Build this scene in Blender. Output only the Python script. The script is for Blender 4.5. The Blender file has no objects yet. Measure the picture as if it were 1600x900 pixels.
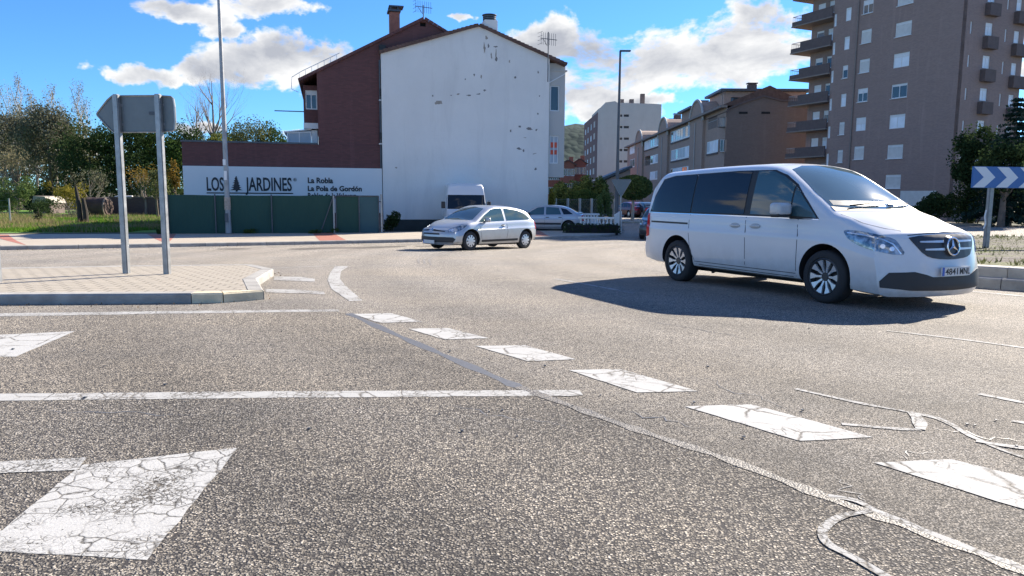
import bpy, bmesh, math, random
from mathutils import Vector, Matrix, noise
from mathutils.bvhtree import BVHTree
from mathutils.geometry import delaunay_2d_cdt, tessellate_polygon
rad = math.radians
random.seed(7)
scene = bpy.context.scene
COL = scene.collection
# ------------------------------------------------------------------ camera
F = 1150.0; H = 1.36; PITCH = math.atan(145/1150.0); ROLL = rad(0.35)
fwd = Vector((0, math.cos(PITCH), -math.sin(PITCH)))
_r = Vector((1, 0, 0)); _u = _r.cross(fwd)
RT = _r*math.cos(ROLL) + _u*math.sin(ROLL); UP = -_r*math.sin(ROLL) + _u*math.cos(ROLL)
cam = bpy.data.cameras.new('camera'); cam.sensor_width = 36; cam.lens = 36*F/1600
cam.clip_end = 6000; cam.clip_start = 0.05
camo = bpy.data.objects.new('camera', cam); COL.objects.link(camo)
camo.matrix_world = Matrix(((RT.x, UP.x, -fwd.x, 0), (RT.y, UP.y, -fwd.y, 0), (RT.z, UP.z, -fwd.z, H), (0, 0, 0, 1)))
scene.camera = camo
# ------------------------------------------------------------------ light and exposure
SUN_AZ = 46.0     # degrees from +Y towards +X
SUN_EL = 31.0
EXPOSURE = 1.5
SKY = 0.060
sun = bpy.data.lights.new('sun', 'SUN'); sun.energy = 4.8; sun.angle = rad(0.55); sun.color = (1.0, 0.90, 0.76)
suno = bpy.data.objects.new('sun', sun); COL.objects.link(suno)
sd = Vector((math.sin(rad(SUN_AZ))*math.cos(rad(SUN_EL)), math.cos(rad(SUN_AZ))*math.cos(rad(SUN_EL)), math.sin(rad(SUN_EL))))
suno.rotation_euler = sd.to_track_quat('Z', 'Y').to_euler()
scene.view_settings.view_transform = 'Standard'; scene.view_settings.look = 'None'
scene.view_settings.exposure = EXPOSURE; scene.view_settings.gamma = 1.0
scene.view_settings.use_curve_mapping = False
scene.render.engine = 'CYCLES'

def _tab():
    z = 0; t = [0.0]*9
    for y in range(8, 80):
        s = 0.031*min(1, max(0, (y-8)/5)) if y < 25 else max(0.003, 0.031-(y-25)*0.007)
        if y >= 60: s = 0
        z -= s; t.append(z)
    return t
TAB = _tab()
def gz(Y):
    Y = max(0, min(78.99, Y)); i = int(Y); f = Y-i
    return TAB[i]*(1-f)+TAB[i+1]*f
def ray(px, py): return fwd + RT*((px-800)/F) - UP*((py-450)/F)
def G(px, py, dz=0):
    d = ray(px, py); z = 0.0
    for i in range(60):
        t = (z+dz-H)/d.z; Y = d.y*t; z = z*.5+gz(Y)*.5
    return (d.x*t, Y)
def AT(px, py, Y):
    d = ray(px, py); t = Y/d.y
    return Vector((d.x*t, Y, H+d.z*t))

# ------------------------------------------------------------------ node helpers
class NT:
    def __init__(s, tree): s.t = tree; s.n = tree.nodes; s.l = tree.links
    def node(s, kind, **kw):
        n = s.n.new(kind)
        for k, v in kw.items():
            if k.startswith('i_'):
                key = k[2:]; key = int(key) if key.isdigit() else key
                s.put(n.inputs[key], v)
            else: setattr(n, k, v)
        return n
    def put(s, sock, v):
        if isinstance(v, bpy.types.NodeSocket): s.l.new(v, sock)
        elif v is not None:
            if hasattr(sock.default_value, '__len__') and isinstance(v, (int, float)): v = (v,)*len(sock.default_value)
            if hasattr(sock.default_value, '__len__') and len(sock.default_value) == 4 and len(v) == 3: v = (*v, 1)
            sock.default_value = v
    def math(s, op, a, b=None, c=None, clamp=False):
        n = s.n.new('ShaderNodeMath'); n.operation = op; n.use_clamp = clamp
        s.put(n.inputs[0], a); s.put(n.inputs[1], b) if b is not None else None
        if c is not None: s.put(n.inputs[2], c)
        return n.outputs[0]
    def mix(s, f, a, b, mode='MIX'):
        n = s.n.new('ShaderNodeMix'); n.data_type = 'RGBA'; n.blend_type = mode
        s.put(n.inputs[0], f); s.put(n.inputs[6], a); s.put(n.inputs[7], b)
        return n.outputs[2]
    def ramp(s, f, *stops, interp='LINEAR'):
        n = s.n.new('ShaderNodeValToRGB'); e = n.color_ramp.elements; n.color_ramp.interpolation = interp
        for i, (p, c) in enumerate(stops):
            if isinstance(c, (int, float)): c = (c, c, c)
            el = e[i] if i < 2 else e.new(p)
            el.position = p; el.color = (*c, 1)
        s.put(n.inputs[0], f); return n.outputs[0]
    def noise(s, vec, scale, detail=2, rough=.5, dist=0):
        n = s.n.new('ShaderNodeTexNoise'); s.put(n.inputs['Vector'], vec)
        n.inputs['Scale'].default_value = scale; n.inputs['Detail'].default_value = detail
        n.inputs['Roughness'].default_value = rough; n.inputs['Distortion'].default_value = dist
        return n.outputs[0]
    def voro(s, vec, scale, feat='F1', rnd=1):
        n = s.n.new('ShaderNodeTexVoronoi'); n.feature = feat; s.put(n.inputs['Vector'], vec)
        n.inputs['Scale'].default_value = scale; n.inputs['Randomness'].default_value = rnd
        return n
    def bump(s, h, strength, dist, nrm=None):
        n = s.n.new('ShaderNodeBump'); s.put(n.inputs['Height'], h)
        n.inputs['Strength'].default_value = strength; n.inputs['Distance'].default_value = dist
        if nrm is not None: s.put(n.inputs['Normal'], nrm)
        return n.outputs[0]
    def coord(s, which='Object'): return s.n.new('ShaderNodeTexCoord').outputs[which]
    def mapping(s, vec, scale=(1, 1, 1), rot=(0, 0, 0), loc=(0, 0, 0)):
        n = s.n.new('ShaderNodeMapping'); s.put(n.inputs[0], vec)
        n.inputs['Scale'].default_value = scale; n.inputs['Rotation'].default_value = rot; n.inputs['Location'].default_value = loc
        return n.outputs[0]
    def prin(s, color, rough=.6, metal=0, bump=None, **kw):
        n = s.n.new('ShaderNodeBsdfPrincipled'); s.put(n.inputs['Base Color'], color)
        s.put(n.inputs['Roughness'], rough); s.put(n.inputs['Metallic'], metal)
        if bump is not None: s.put(n.inputs['Normal'], bump)
        for k, v in kw.items(): s.put(n.inputs[k], v)
        return n.outputs[0]
MATS = {}
def new_mat(name):
    m = bpy.data.materials.new(name); m.use_nodes = True
    t = NT(m.node_tree); t.n.clear(); MATS[name] = m
    return m, t
def out(t, sh): o = t.n.new('ShaderNodeOutputMaterial'); t.l.new(sh, o.inputs[0])
def simple(name, col, rough=.6, metal=0, vary=.12, scale=3.0, bump=0, bscale=40, **kw):
    """plain surface with uneven tone, slight roughness change and optional fine relief"""
    if name in MATS: return MATS[name]
    m, t = new_mat(name); co = t.coord()
    n1 = t.noise(co, scale, 5, .6)
    c = t.mix(t.ramp(n1, (.3, 0.0), (.7, 1.0)), tuple(x*(1-vary) for x in col), tuple(min(1, x*(1+vary)) for x in col))
    b = t.bump(t.noise(co, bscale, 4, .6), bump, .01) if bump else None
    r = t.math('ADD', t.math('MULTIPLY', n1, .15), rough-.07)
    out(t, t.prin(c, r, metal, b, **kw)); return m

# ------------------------------------------------------------------ world: sky with clouds placed by direction
world = bpy.data.worlds.new('World'); scene.world = world; world.use_nodes = True
t = NT(world.node_tree); t.n.clear()
sky = t.node('ShaderNodeTexSky', sky_type='NISHITA', sun_disc=False, sun_elevation=rad(SUN_EL), sun_rotation=rad(SUN_AZ),
             altitude=900, air_density=1.0, dust_density=0.2, ozone_density=4.0)
gen = t.coord('Generated')
sep = t.node('ShaderNodeSeparateXYZ', i_0=gen)
az = t.math('ARCTAN2', sep.outputs[0], sep.outputs[1]); el = t.math('ARCSINE', sep.outputs[2])
wn_ = t.node('ShaderNodeTexNoise', i_0=gen, i_Scale=5.0, i_Detail=6.0, i_Roughness=.62); ws_ = t.node('ShaderNodeSeparateColor', i_0=wn_.outputs[1])
azw = t.math('ADD', az, t.math('MULTIPLY', t.math('SUBTRACT', ws_.outputs[0], .5), .22)); elw = t.math('ADD', el, t.math('MULTIPLY', t.math('SUBTRACT', ws_.outputs[1], .5), .12))
def azel(px, py):
    d = ray(px, py).normalized(); return math.atan2(d.x, d.y), math.asin(d.z)
CLOUDS = [((270, 8), 115, 22), ((430, 5), 120, 22), ((345, 35), 50, 16), ((190, 100), 75, 20), ((240, 112), 40, 18),
          ((320, 98), 70, 30), ((400, 90), 110, 46), ((500, 88), 90, 30), ((450, 75), 90, 38), ((712, 38), 26, 8), ((478, 188), 30, 16), ((320, 190), 60, 16),
          ((880, 70), 80, 42), ((950, 85), 110, 50), ((1060, 80), 130, 52), ((1150, 64), 135, 62), ((1190, 30), 70, 45), ((1250, 70), 80, 42), ((930, 135), 90, 44),
          ((860, 160), 60, 40), ((960, 165), 80, 18), ((1600, 150), 60, 70), ((1000, 150), 60, 14), ((1700, 60), 160, 70), ((60, 230), 120, 30)]
f = None
for (c, w, h) in CLOUDS:
    a0, e0 = azel(*c); a1, _ = azel(c[0]+w, c[1]); _, e1 = azel(c[0], c[1]-h)
    da = t.math('DIVIDE', t.math('SUBTRACT', azw, a0), abs(a1-a0)); de = t.math('DIVIDE', t.math('SUBTRACT', elw, e0), abs(e1-e0))
    v = t.math('SUBTRACT', 1, t.math('ADD', t.math('MULTIPLY', da, da), t.math('MULTIPLY', de, de)))
    f = v if f is None else t.math('SMOOTH_MAX', f, v, .35)
f = t.math('MAXIMUM', f, -1.0)
# clouds elsewhere round the sky
rest = t.math('MULTIPLY', t.math('SUBTRACT', t.noise(t.mapping(gen, scale=(1, 1, 2.4)), 2.2, 4, .55), .56), 7)
side = t.math('GREATER_THAN', t.math('ABSOLUTE', az), .95)
f = t.math('ADD', t.math('MULTIPLY', f, t.math('SUBTRACT', 1, side)), t.math('MULTIPLY', rest, side))
warp = t.mapping(gen, scale=(1, 1, 1.9))
n1 = t.noise(warp, 7, 9, .62, .35); n2 = t.noise(warp, 26, 6, .6, .2)
fld = t.math('ADD', t.math('MULTIPLY', f, .85), t.math('MULTIPLY', t.math('SUBTRACT', n1, .5), 4.2))
fld = t.math('ADD', fld, t.math('MULTIPLY', t.math('SUBTRACT', n2, .5), 1.3))
mask = t.ramp(fld, (0.0, 0.0), (.60, 1.0), interp='EASE')
n3 = t.noise(t.mapping(gen, scale=(1, 1, 2.2), loc=(.02, .01, .035)), 9, 6, .6, .3)
shade = t.ramp(t.math('ADD', t.math('MULTIPLY', f, .35), n3), (.58, 0.0), (.95, 1.0))
ccol = t.mix(shade, (.38, .38, .38), (.18, .19, .215))
tint = t.mix(1.0, sky.outputs[0], (.49, .86, 1.24), 'MULTIPLY')
skyc = t.mix(1.0, tint, (SKY, SKY, SKY), 'MULTIPLY')
# high thin veil near clouds
col = t.mix(mask, skyc, ccol)
bg = t.node('ShaderNodeBackground'); t.l.new(col, bg.inputs[0]); bg.inputs[1].default_value = 1.0
wo = t.node('ShaderNodeOutputWorld'); t.l.new(bg.outputs[0], wo.inputs[0])

# ------------------------------------------------------------------ mesh helpers
class MB:
    def __init__(s): s.v = []; s.f = []; s.m = []
    def add(s, vs, fs, mi=0):
        b = len(s.v); s.v += [tuple(p) for p in vs]; s.f += [tuple(i+b for i in f) for f in fs]; s.m += [mi]*len(fs); return s
    def box(s, x0, x1, y0, y1, z0, z1, mi=0):
        vs = [(x, y, z) for z in (z0, z1) for y in (y0, y1) for x in (x0, x1)]
        return s.add(vs, [(0, 2, 3, 1), (4, 5, 7, 6), (0, 1, 5, 4), (2, 6, 7, 3), (0, 4, 6, 2), (1, 3, 7, 5)], mi)
    def bar(s, p, q, w, h=None, mi=0):
        p = Vector(p); q = Vector(q); d = (q-p).normalized(); h = h or w
        a = d.cross(Vector((0, 0, 1)));  a = Vector((1, 0, 0)) if a.length < 1e-3 else a.normalized(); b = a.cross(d)
        vs = [c+a*(w/2*i)+b*(h/2*j) for c in (p, q) for i, j in ((-1, -1), (1, -1), (1, 1), (-1, 1))]
        return s.add(vs, [(0, 1, 2, 3), (7, 6, 5, 4), (0, 4, 5, 1), (1, 5, 6, 2), (2, 6, 7, 3), (3, 7, 4, 0)], mi)
    def tube(s, pts, rs, n=8, mi=0, cap=True):
        pts = [Vector(p) for p in pts]
        if isinstance(rs, (int, float)): rs = [rs]*len(pts)
        b = len(s.v); ref = None
        for i, p in enumerate(pts):
            d = (pts[min(i+1, len(pts)-1)]-pts[max(i-1, 0)]); d = d.normalized() if d.length > 1e-9 else Vector((0, 0, 1))
            if ref is None: ref = d.orthogonal().normalized()
            a = (ref-d*ref.dot(d)); a = a.normalized() if a.length > 1e-6 else d.orthogonal().normalized(); ref = a; c = d.cross(a)
            for k in range(n):
                th = 2*math.pi*k/n; s.v.append(tuple(p+(a*math.cos(th)+c*math.sin(th))*rs[i]))
        for i in range(len(pts)-1):
            for k in range(n):
                k2 = (k+1) % n; s.f.append((b+i*n+k, b+i*n+k2, b+(i+1)*n+k2, b+(i+1)*n+k)); s.m.append(mi)
        if cap:
            s.f.append(tuple(b+k for k in reversed(range(n)))); s.m.append(mi)
            s.f.append(tuple(b+(len(pts)-1)*n+k for k in range(n))); s.m.append(mi)
        return s
    def lathe(s, prof, n=24, origin=(0, 0, 0), axis='z', mi=0):
        """prof: list of (radius, height)"""
        b = len(s.v); o = Vector(origin)
        for r, h in prof:
            for k in range(n):
                a = 2*math.pi*k/n; c, d = r*math.cos(a), r*math.sin(a)
                s.v.append(tuple(o+Vector((c, d, h)) if axis == 'z' else o+Vector((c, h, d))))
        for i in range(len(prof)-1):
            for k in range(n):
                k2 = (k+1) % n; q = (b+i*n+k, b+i*n+k2, b+(i+1)*n+k2, b+(i+1)*n+k)
                s.f.append(q if axis == 'z' else tuple(reversed(q))); s.m.append(mi)
        return s
    def prism(s, poly, a0, a1, plane='xz', mi=0):
        """polygon in plane, extruded a0..a1 along the third axis"""
        n = len(poly)
        def P(p, a): return {'xz': (p[0], a, p[1]), 'xy': (p[0], p[1], a), 'yz': (a, p[0], p[1])}[plane]
        vs = [P(p, a0) for p in poly]+[P(p, a1) for p in poly]
        tris = tessellate_polygon([[Vector((p[0], p[1], 0)) for p in poly]])
        fs = [tuple(t_) for t_ in tris]+[tuple(i+n for i in reversed(t_)) for t_ in tris]
        fs += [(i, (i+1) % n, (i+1) % n+n, i+n) for i in range(n)]
        return s.add(vs, fs, mi)
    def build(s, name, mats, parent=None, smooth=False, bevel=0, loc=None, fix=True, angle=35):
        me = bpy.data.meshes.new(name); me.from_pydata(s.v, [], s.f)
        for m in (mats if isinstance(mats, (list, tuple)) else [mats]): me.materials.append(m)
        if len(me.polygons) == len(s.m): me.polygons.foreach_set('material_index', s.m)
        if fix or bevel:
            bm = bmesh.new(); bm.from_mesh(me)
            if fix: bmesh.ops.recalc_face_normals(bm, faces=bm.faces)
            if bevel:
                bmesh.ops.bevel(bm, geom=[e for e in bm.edges if e.is_manifold and e.calc_face_angle(0) > .5], offset=bevel, segments=2, affect='EDGES', clamp_overlap=True)
            bm.to_mesh(me); bm.free()
        if smooth:
            me.shade_smooth()
            me.set_sharp_from_angle(angle=rad(angle))
        o = bpy.data.objects.new(name, me); COL.objects.link(o)
        if parent: o.parent = parent
        if loc is not None: o.location = loc
        return o
def tag(o, label=None, cat=None, group=None, kind=None):
    if label: o['label'] = label
    if cat: o['category'] = cat
    if group: o['group'] = group
    if kind: o['kind'] = kind
    return o
def thing(name, label, cat, loc=(0, 0, 0), rz=0, group=None):
    o = bpy.data.objects.new(name, None); COL.objects.link(o); o.empty_display_size = .3
    o.location = loc; o.rotation_euler = (0, 0, rz)
    return tag(o, label, cat, group)
def dup(root, loc=None, rz=None, label=None):
    c = root.copy(); COL.objects.link(c)
    if loc is not None: c.location = loc
    if rz is not None: c.rotation_euler = (0, 0, rz)
    if label: c['label'] = label
    for ch in [o for o in bpy.data.objects if o.parent == root]:
        d = ch.copy(); COL.objects.link(d); d.parent = c
        for g in [o for o in bpy.data.objects if o.parent == ch]:
            e = g.copy(); COL.objects.link(e); e.parent = d
    return c
def inside(p, poly):
    x, y = p; c = False; n = len(poly); j = n-1
    for i in range(n):
        xi, yi = poly[i][0], poly[i][1]; xj, yj = poly[j][0], poly[j][1]
        if (yi > y) != (yj > y) and x < (xj-xi)*(y-yi)/(yj-yi)+xi: c = not c
        j = i
    return c
def resample(poly, res, closed=True):
    o = []; n = len(poly)
    for i in range(n if closed else n-1):
        a = Vector(poly[i][:2]); b = Vector(poly[(i+1) % n][:2]); k = max(1, int((b-a).length/res))
        for j in range(k): q = a.lerp(b, j/k); o.append((q.x, q.y))
    if not closed: o.append(tuple(poly[-1][:2]))
    return o
def smooth_poly(poly, it=2):
    """Chaikin corner cutting"""
    for _ in range(it):
        q = []
        for i in range(len(poly)):
            a = poly[i]; b = poly[(i+1) % len(poly)]
            q += [(a[0]*.75+b[0]*.25, a[1]*.75+b[1]*.25), (a[0]*.25+b[0]*.75, a[1]*.25+b[1]*.75)]
        poly = q
    return poly
def ribbon(path, w):
    """polygon around an open polyline; w number or list"""
    L = []; R_ = []; n = len(path)
    for i in range(n):
        a = Vector(path[max(0, i-1)]); b = Vector(path[min(n-1, i+1)]); d = (b-a).normalized(); nn = Vector((-d.y, d.x))
        ww = (w[i] if isinstance(w, list) else w)/2; p = Vector(path[i])
        L.append(tuple(p+nn*ww)); R_.append(tuple(p-nn*ww))
    return L+R_[::-1]
def smooth_path(p, it=2):
    for _ in range(it):
        q = [p[0]]
        for i in range(len(p)-1):
            a, b = p[i], p[i+1]; q += [(a[0]*.75+b[0]*.25, a[1]*.75+b[1]*.25), (a[0]*.25+b[0]*.75, a[1]*.25+b[1]*.75)]
        p = q+[p[-1]]
    return p
def sheet(name, poly, off, mat, skirt=0, kind='structure'):
    """flat surface on the (gently falling) ground; with skirt > 0 it is a slab with sides"""
    bm = bmesh.new(); vs = [bm.verts.new((p[0], p[1], 0)) for p in poly]
    tris = tessellate_polygon([[Vector((p[0], p[1], 0)) for p in poly]])
    for tr in tris:
        try: bm.faces.new([vs[i] for i in tr])
        except ValueError: pass
    ys = [p[1] for p in poly]
    for yy in range(8, 61):
        if min(ys) < yy < max(ys):
            bmesh.ops.bisect_plane(bm, geom=bm.verts[:]+bm.edges[:]+bm.faces[:], plane_co=(0, yy, 0), plane_no=(0, 1, 0), dist=1e-5)
    if skirt:
        be = [e for e in bm.edges if len(e.link_faces) == 1]
        r = bmesh.ops.extrude_edge_only(bm, edges=be)
        for v in [g for g in r['geom'] if isinstance(g, bmesh.types.BMVert)]: v.co.z = -skirt
    for v in bm.verts: v.co.z += gz(v.co.y)+off
    bmesh.ops.recalc_face_normals(bm, faces=bm.faces)
    up = sum(f.normal.z*f.calc_area() for f in bm.faces)
    if up < 0: bmesh.ops.reverse_faces(bm, faces=bm.faces)
    me = bpy.data.meshes.new(name); bm.to_mesh(me); bm.free(); me.materials.append(mat)
    o = bpy.data.objects.new(name, me); COL.objects.link(o)
    if kind: o['kind'] = kind
    return o
def GP(*pts): return [G(*p) for p in pts]
def text_mesh(txt, size, bold=0, extrude=.01, align='LEFT', sx=1.0):
    cu = bpy.data.curves.new('t', 'FONT'); cu.body = txt; cu.size = size; cu.offset = bold; cu.extrude = extrude; cu.align_x = align
    cu.resolution_u = 3
    o = bpy.data.objects.new('t', cu); COL.objects.link(o)
    dg = bpy.context.evaluated_depsgraph_get(); me = bpy.data.meshes.new_from_object(o.evaluated_get(dg))
    bpy.data.objects.remove(o); bpy.data.curves.remove(cu)
    for v in me.vertices: v.co = Vector((v.co.x*sx, -v.co.z, v.co.y))   # stands in the xz plane, facing -y
    return me
def text_obj(name, txt, size, mat, parent, loc, bold=0, extrude=.01, width=None, rot=0, align='LEFT'):
    me = text_mesh(txt, size, bold, extrude, align)
    if width:
        xs = [v.co.x for v in me.vertices]; k = width/(max(xs)-min(xs))
        for v in me.vertices: v.co.x *= k
    me.materials.clear(); me.materials.append(mat); me.name = name
    o = bpy.data.objects.new(name, me); COL.objects.link(o); o.parent = parent; o.location = loc; o.rotation_euler = (0, 0, rot)
    return o
def curvef(pts):
    """monotone cubic through (x, y) points"""
    xs = [p[0] for p in pts]; ys = [p[1] for p in pts]; n = len(xs)
    dl = [(ys[i+1]-ys[i])/(xs[i+1]-xs[i]) for i in range(n-1)]
    m = [dl[0]]+[0 if dl[i-1]*dl[i] <= 0 else 2*dl[i-1]*dl[i]/(dl[i-1]+dl[i]) for i in range(1, n-1)]+[dl[-1]]
    def fn(x):
        if x <= xs[0]: return ys[0]
        if x >= xs[-1]: return ys[-1]
        i = max(k for k in range(n) if xs[k] <= x); i = min(i, n-2)
        h = xs[i+1]-xs[i]; u = (x-xs[i])/h
        return ((2*u**3-3*u*u+1)*ys[i]+(u**3-2*u*u+u)*h*m[i]+(-2*u**3+3*u*u)*ys[i+1]+(u**3-u*u)*h*m[i+1])
    return fn
# ================================================================== ground materials
P1 = Vector(G(1520, 449)); P2 = Vector(G(1600, 455)); RI = 12.5      # roundabout island
md = (P1+P2)/2; dd = (P2-P1).normalized(); nn = Vector((-dd.y, dd.x)); CI = md+nn*math.sqrt(RI*RI-((P2-P1).length/2)**2)
def asphalt_nodes(t, stone=85, tone=1.0, warm=.5, coarse=.5):
    co = t.coord(); v = t.voro(co, stone); rnd = t.node('ShaderNodeSeparateColor', i_0=v.outputs['Color'])
    stonec = t.ramp(rnd.outputs[0], (0.0, (.055, .049, .042)), (.35, (.15, .134, .110)), (.7, (.27, .238, .19)), (1.0, (.44, .385, .31)))
    grey = t.ramp(rnd.outputs[1], (0.0, (.065, .062, .058)), (.6, (.19, .18, .165)), (1.0, (.42, .40, .37)))
    big = t.noise(t.mapping(co, scale=(.25, .5, 1)), 1.0, 5, .6); mid = t.noise(co, 5, 7, .75)
    wf = t.math('ADD', t.math('MULTIPLY', t.math('SUBTRACT', big, .5), 1.8), warm, clamp=True)
    c = t.mix(wf, grey, stonec)
    gap = t.ramp(v.outputs['Distance'], (.32, 1.0), (.72, 0.0))
    hole = t.ramp(t.noise(co, stone*.42, 4, .75), (.36+.06*(1-coarse), 0.0), (.52, 1.0))
    k = t.math('MULTIPLY', gap, t.mix(coarse, (1, 1, 1), hole))
    c = t.mix(k, (.032, .030, .030), c)
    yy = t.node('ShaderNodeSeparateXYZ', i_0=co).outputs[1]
    poly = t.math('ADD', t.math('MULTIPLY', yy, .05), t.math('MULTIPLY', t.math('SUBTRACT', big, .5), .4))   # paints grazing-light brightening with distance into the tone: darker near, lighter far
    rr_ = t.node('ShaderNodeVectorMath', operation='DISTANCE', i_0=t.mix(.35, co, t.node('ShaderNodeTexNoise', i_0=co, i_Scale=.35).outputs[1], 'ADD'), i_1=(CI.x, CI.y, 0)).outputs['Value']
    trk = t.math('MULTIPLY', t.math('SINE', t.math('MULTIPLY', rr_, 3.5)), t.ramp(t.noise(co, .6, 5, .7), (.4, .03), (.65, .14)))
    sheen_tracks = t.math('SUBTRACT', t.ramp(poly, (.09, .60), (.48, .98), (1.0, 1.18)), trk); tone = t.math('MULTIPLY', sheen_tracks, tone)
    lv = t.math('ADD', t.math('MULTIPLY', t.math('SUBTRACT', mid, .5), 1.1), t.math('ADD', t.math('MULTIPLY', t.math('SUBTRACT', big, .5), .5), tone))
    c = t.mix(1.0, c, t.node('ShaderNodeCombineColor', i_0=lv, i_1=lv, i_2=lv).outputs[0], 'MULTIPLY')
    st = t.ramp(t.noise(co, .9, 6, .7, .4), (.62, 0.0), (.74, .35))
    c = t.mix(st, c, (.06, .058, .055))
    h = t.math('ADD', t.math('MULTIPLY', k, .6), t.math('MULTIPLY', rnd.outputs[2], .5))
    b = t.bump(h, .35+.6*coarse, .010)
    return c, b
def asphalt(name, **kw):
    m, t = new_mat(name); c, b = asphalt_nodes(t, **kw)
    out(t, t.prin(c, .85, 0, b, **{'Specular IOR Level': .18})); return m
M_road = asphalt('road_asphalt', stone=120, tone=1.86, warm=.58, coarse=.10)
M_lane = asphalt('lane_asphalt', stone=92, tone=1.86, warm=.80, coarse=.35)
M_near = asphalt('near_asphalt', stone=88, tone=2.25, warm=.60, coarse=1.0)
def paint_mat(name, wear=.5, crack=4.0, stone=88, tone=1.4, warm=.6, coarse=.4, white=.47):
    m, t = new_mat(name); ac, ab = asphalt_nodes(t, stone=stone, tone=tone, warm=warm, coarse=coarse)
    co = t.coord(); dco = t.mix(.06, co, t.node('ShaderNodeTexNoise', i_0=co, i_Scale=9.0, i_Detail=5.0).outputs[1])
    e = t.voro(dco, crack, 'DISTANCE_TO_EDGE').outputs[0]
    crackm = t.math('MULTIPLY', t.ramp(e, (.0, 1.0), (.045, 0.0)), t.ramp(t.noise(co, 2.0, 3, .6), (.38, 0.0), (.50, 1.0)))
    e2 = t.voro(dco, crack*4, 'DISTANCE_TO_EDGE').outputs[0]
    wn = t.noise(co, 2.6, 4, .65)
    fine = t.math('MULTIPLY', t.ramp(e2, (.0, 1.0), (.10, 0.0)), t.ramp(wn, (.62-.3*wear, 0.0), (.75-.3*wear, 1.0)))
    w2 = t.noise(co, 40, 4, .75)
    flake = t.ramp(t.math('ADD', w2, t.math('MULTIPLY', t.math('SUBTRACT', wn, .5), .6)), (.78-.30*wear, 0.0), (.84-.30*wear, 1.0))
    msk = t.math('MAXIMUM', t.math('MAXIMUM', crackm, fine), flake)
    dirt = t.noise(co, 6, 6, .7)
    pc = t.mix(dirt, (white, white, white*.98), (white*.72, white*.72, white*.70))
    c = t.mix(msk, pc, ac)
    hb = t.bump(t.math('SUBTRACT', t.noise(co, stone, 2, .6), t.math('MULTIPLY', msk, .8)), .35, .006)
    out(t, t.prin(c, .8, 0, hb, **{'Specular IOR Level': .15})); return m
M_paint = paint_mat('road_paint', wear=.42, crack=3.6, tone=1.2)
M_paint_near = paint_mat('worn_road_paint', wear=.66, crack=8, tone=1.0)
M_line = paint_mat('line_paint', wear=.62, crack=5, white=.44)
M_thin = paint_mat('scuffed_line_paint', wear=.72, crack=6, white=.42)
m, t = new_mat('tar'); co = t.coord()
out(t, t.prin(t.mix(t.noise(co, 30, 5, .7), (.085, .085, .085), (.17, .168, .165)), .45, 0, t.bump(t.noise(co, 80, 3, .6), .4, .005))); M_tar = m
m, t = new_mat('faded_tar'); ac, ab = asphalt_nodes(t, stone=85, tone=1.7, warm=.5, coarse=.2); co = t.coord()
out(t, t.prin(t.mix(t.ramp(t.noise(co, 14, 5, .7), (.46, 0.0), (.70, .30)), ac, (.20, .195, .185)), .6, 0, ab)); M_tarf = m
m, t = new_mat('dirt'); co = t.coord()
c = t.mix(t.noise(co, .35, 6, .65), (.08, .07, .052), (.135, .12, .095)); c = t.mix(t.ramp(t.noise(co, 1.5, 5, .7), (.45, 0.0), (.6, .7)), c, (.055, .075, .03))
out(t, t.prin(c, .9, 0, t.bump(t.noise(co, 9, 6, .7), .6, .06), **{'Specular IOR Level': .1})); M_dirt = m
m, t = new_mat('gravel'); co = t.coord(); v = t.voro(co, 26); sc = t.node('ShaderNodeSeparateColor', i_0=v.outputs['Color'])
c = t.ramp(sc.outputs[0], (0.0, (.035, .031, .029)), (.5, (.085, .076, .071)), (1.0, (.19, .17, .158)))
c = t.mix(t.ramp(t.noise(co, .8, 5, .65), (.48, 0.0), (.62, .75)), c, (.12, .14, .05))
out(t, t.prin(c, .85, 0, t.bump(t.math('SUBTRACT', 1, v.outputs['Distance']), .7, .03), **{'Specular IOR Level': .1})); M_gravel = m
m, t = new_mat('lawn'); co = t.coord()
c = t.mix(t.noise(co, .5, 6, .7), (.08, .20, .015), (.14, .27, .03)); c = t.mix(t.ramp(t.noise(co, .22, 5, .7), (.54, 0.0), (.66, .7)), c, (.20, .165, .085))
out(t, t.prin(c, .9, 0, t.bump(t.noise(co, 20, 5, .7), .8, .08))); M_lawn = m
def tile_mat(name, c1, c2, mortar, bw, bh, rot=0, off=.5, msize=.012, bump=.5):
    m, t = new_mat(name); co = t.mapping(t.coord(), rot=(0, 0, rot))
    b = t.node('ShaderNodeTexBrick', offset=off, i_Vector=co, i_Color1=c1, i_Color2=c2, i_Mortar=mortar, i_Scale=1.0)
    b.inputs['Mortar Size'].default_value = msize; b.inputs['Brick Width'].default_value = bw; b.inputs['Row Height'].default_value = bh
    b.inputs['Mortar Smooth'].default_value = .2
    c = t.mix(t.noise(co, 2.2, 6, .7), b.outputs[0], tuple(x*.72 for x in c1)); c = t.mix(t.ramp(t.noise(co, 30, 4, .7), (.35, .3), (.6, 0.0)), c, tuple(x*.5 for x in c1))
    out(t, t.prin(c, .8, 0, t.bump(t.math('SUBTRACT', t.noise(co, 60, 3, .6), t.math('MULTIPLY', b.outputs[1], 2)), bump, .006))); return m
M_pave = tile_mat('pavement_slabs', (.48, .42, .34), (.40, .35, .285), (.16, .14, .11), .6, .6, rot=rad(12), off=0, msize=.014)
M_red = tile_mat('red_tactile_slabs', (.44, .17, .12), (.37, .14, .10), (.15, .08, .06), .3, .3, rot=rad(12), off=0, msize=.012)
M_isl = tile_mat('island_pavers', (.45, .40, .325), (.37, .33, .27), (.09, .08, .065), .23, .19, rot=rad(-6), msize=.016, bump=.9)
M_kerb = simple('kerb_concrete', (.30, .29, .27), .85, vary=.25, scale=4, bump=.5, bscale=60)
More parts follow.
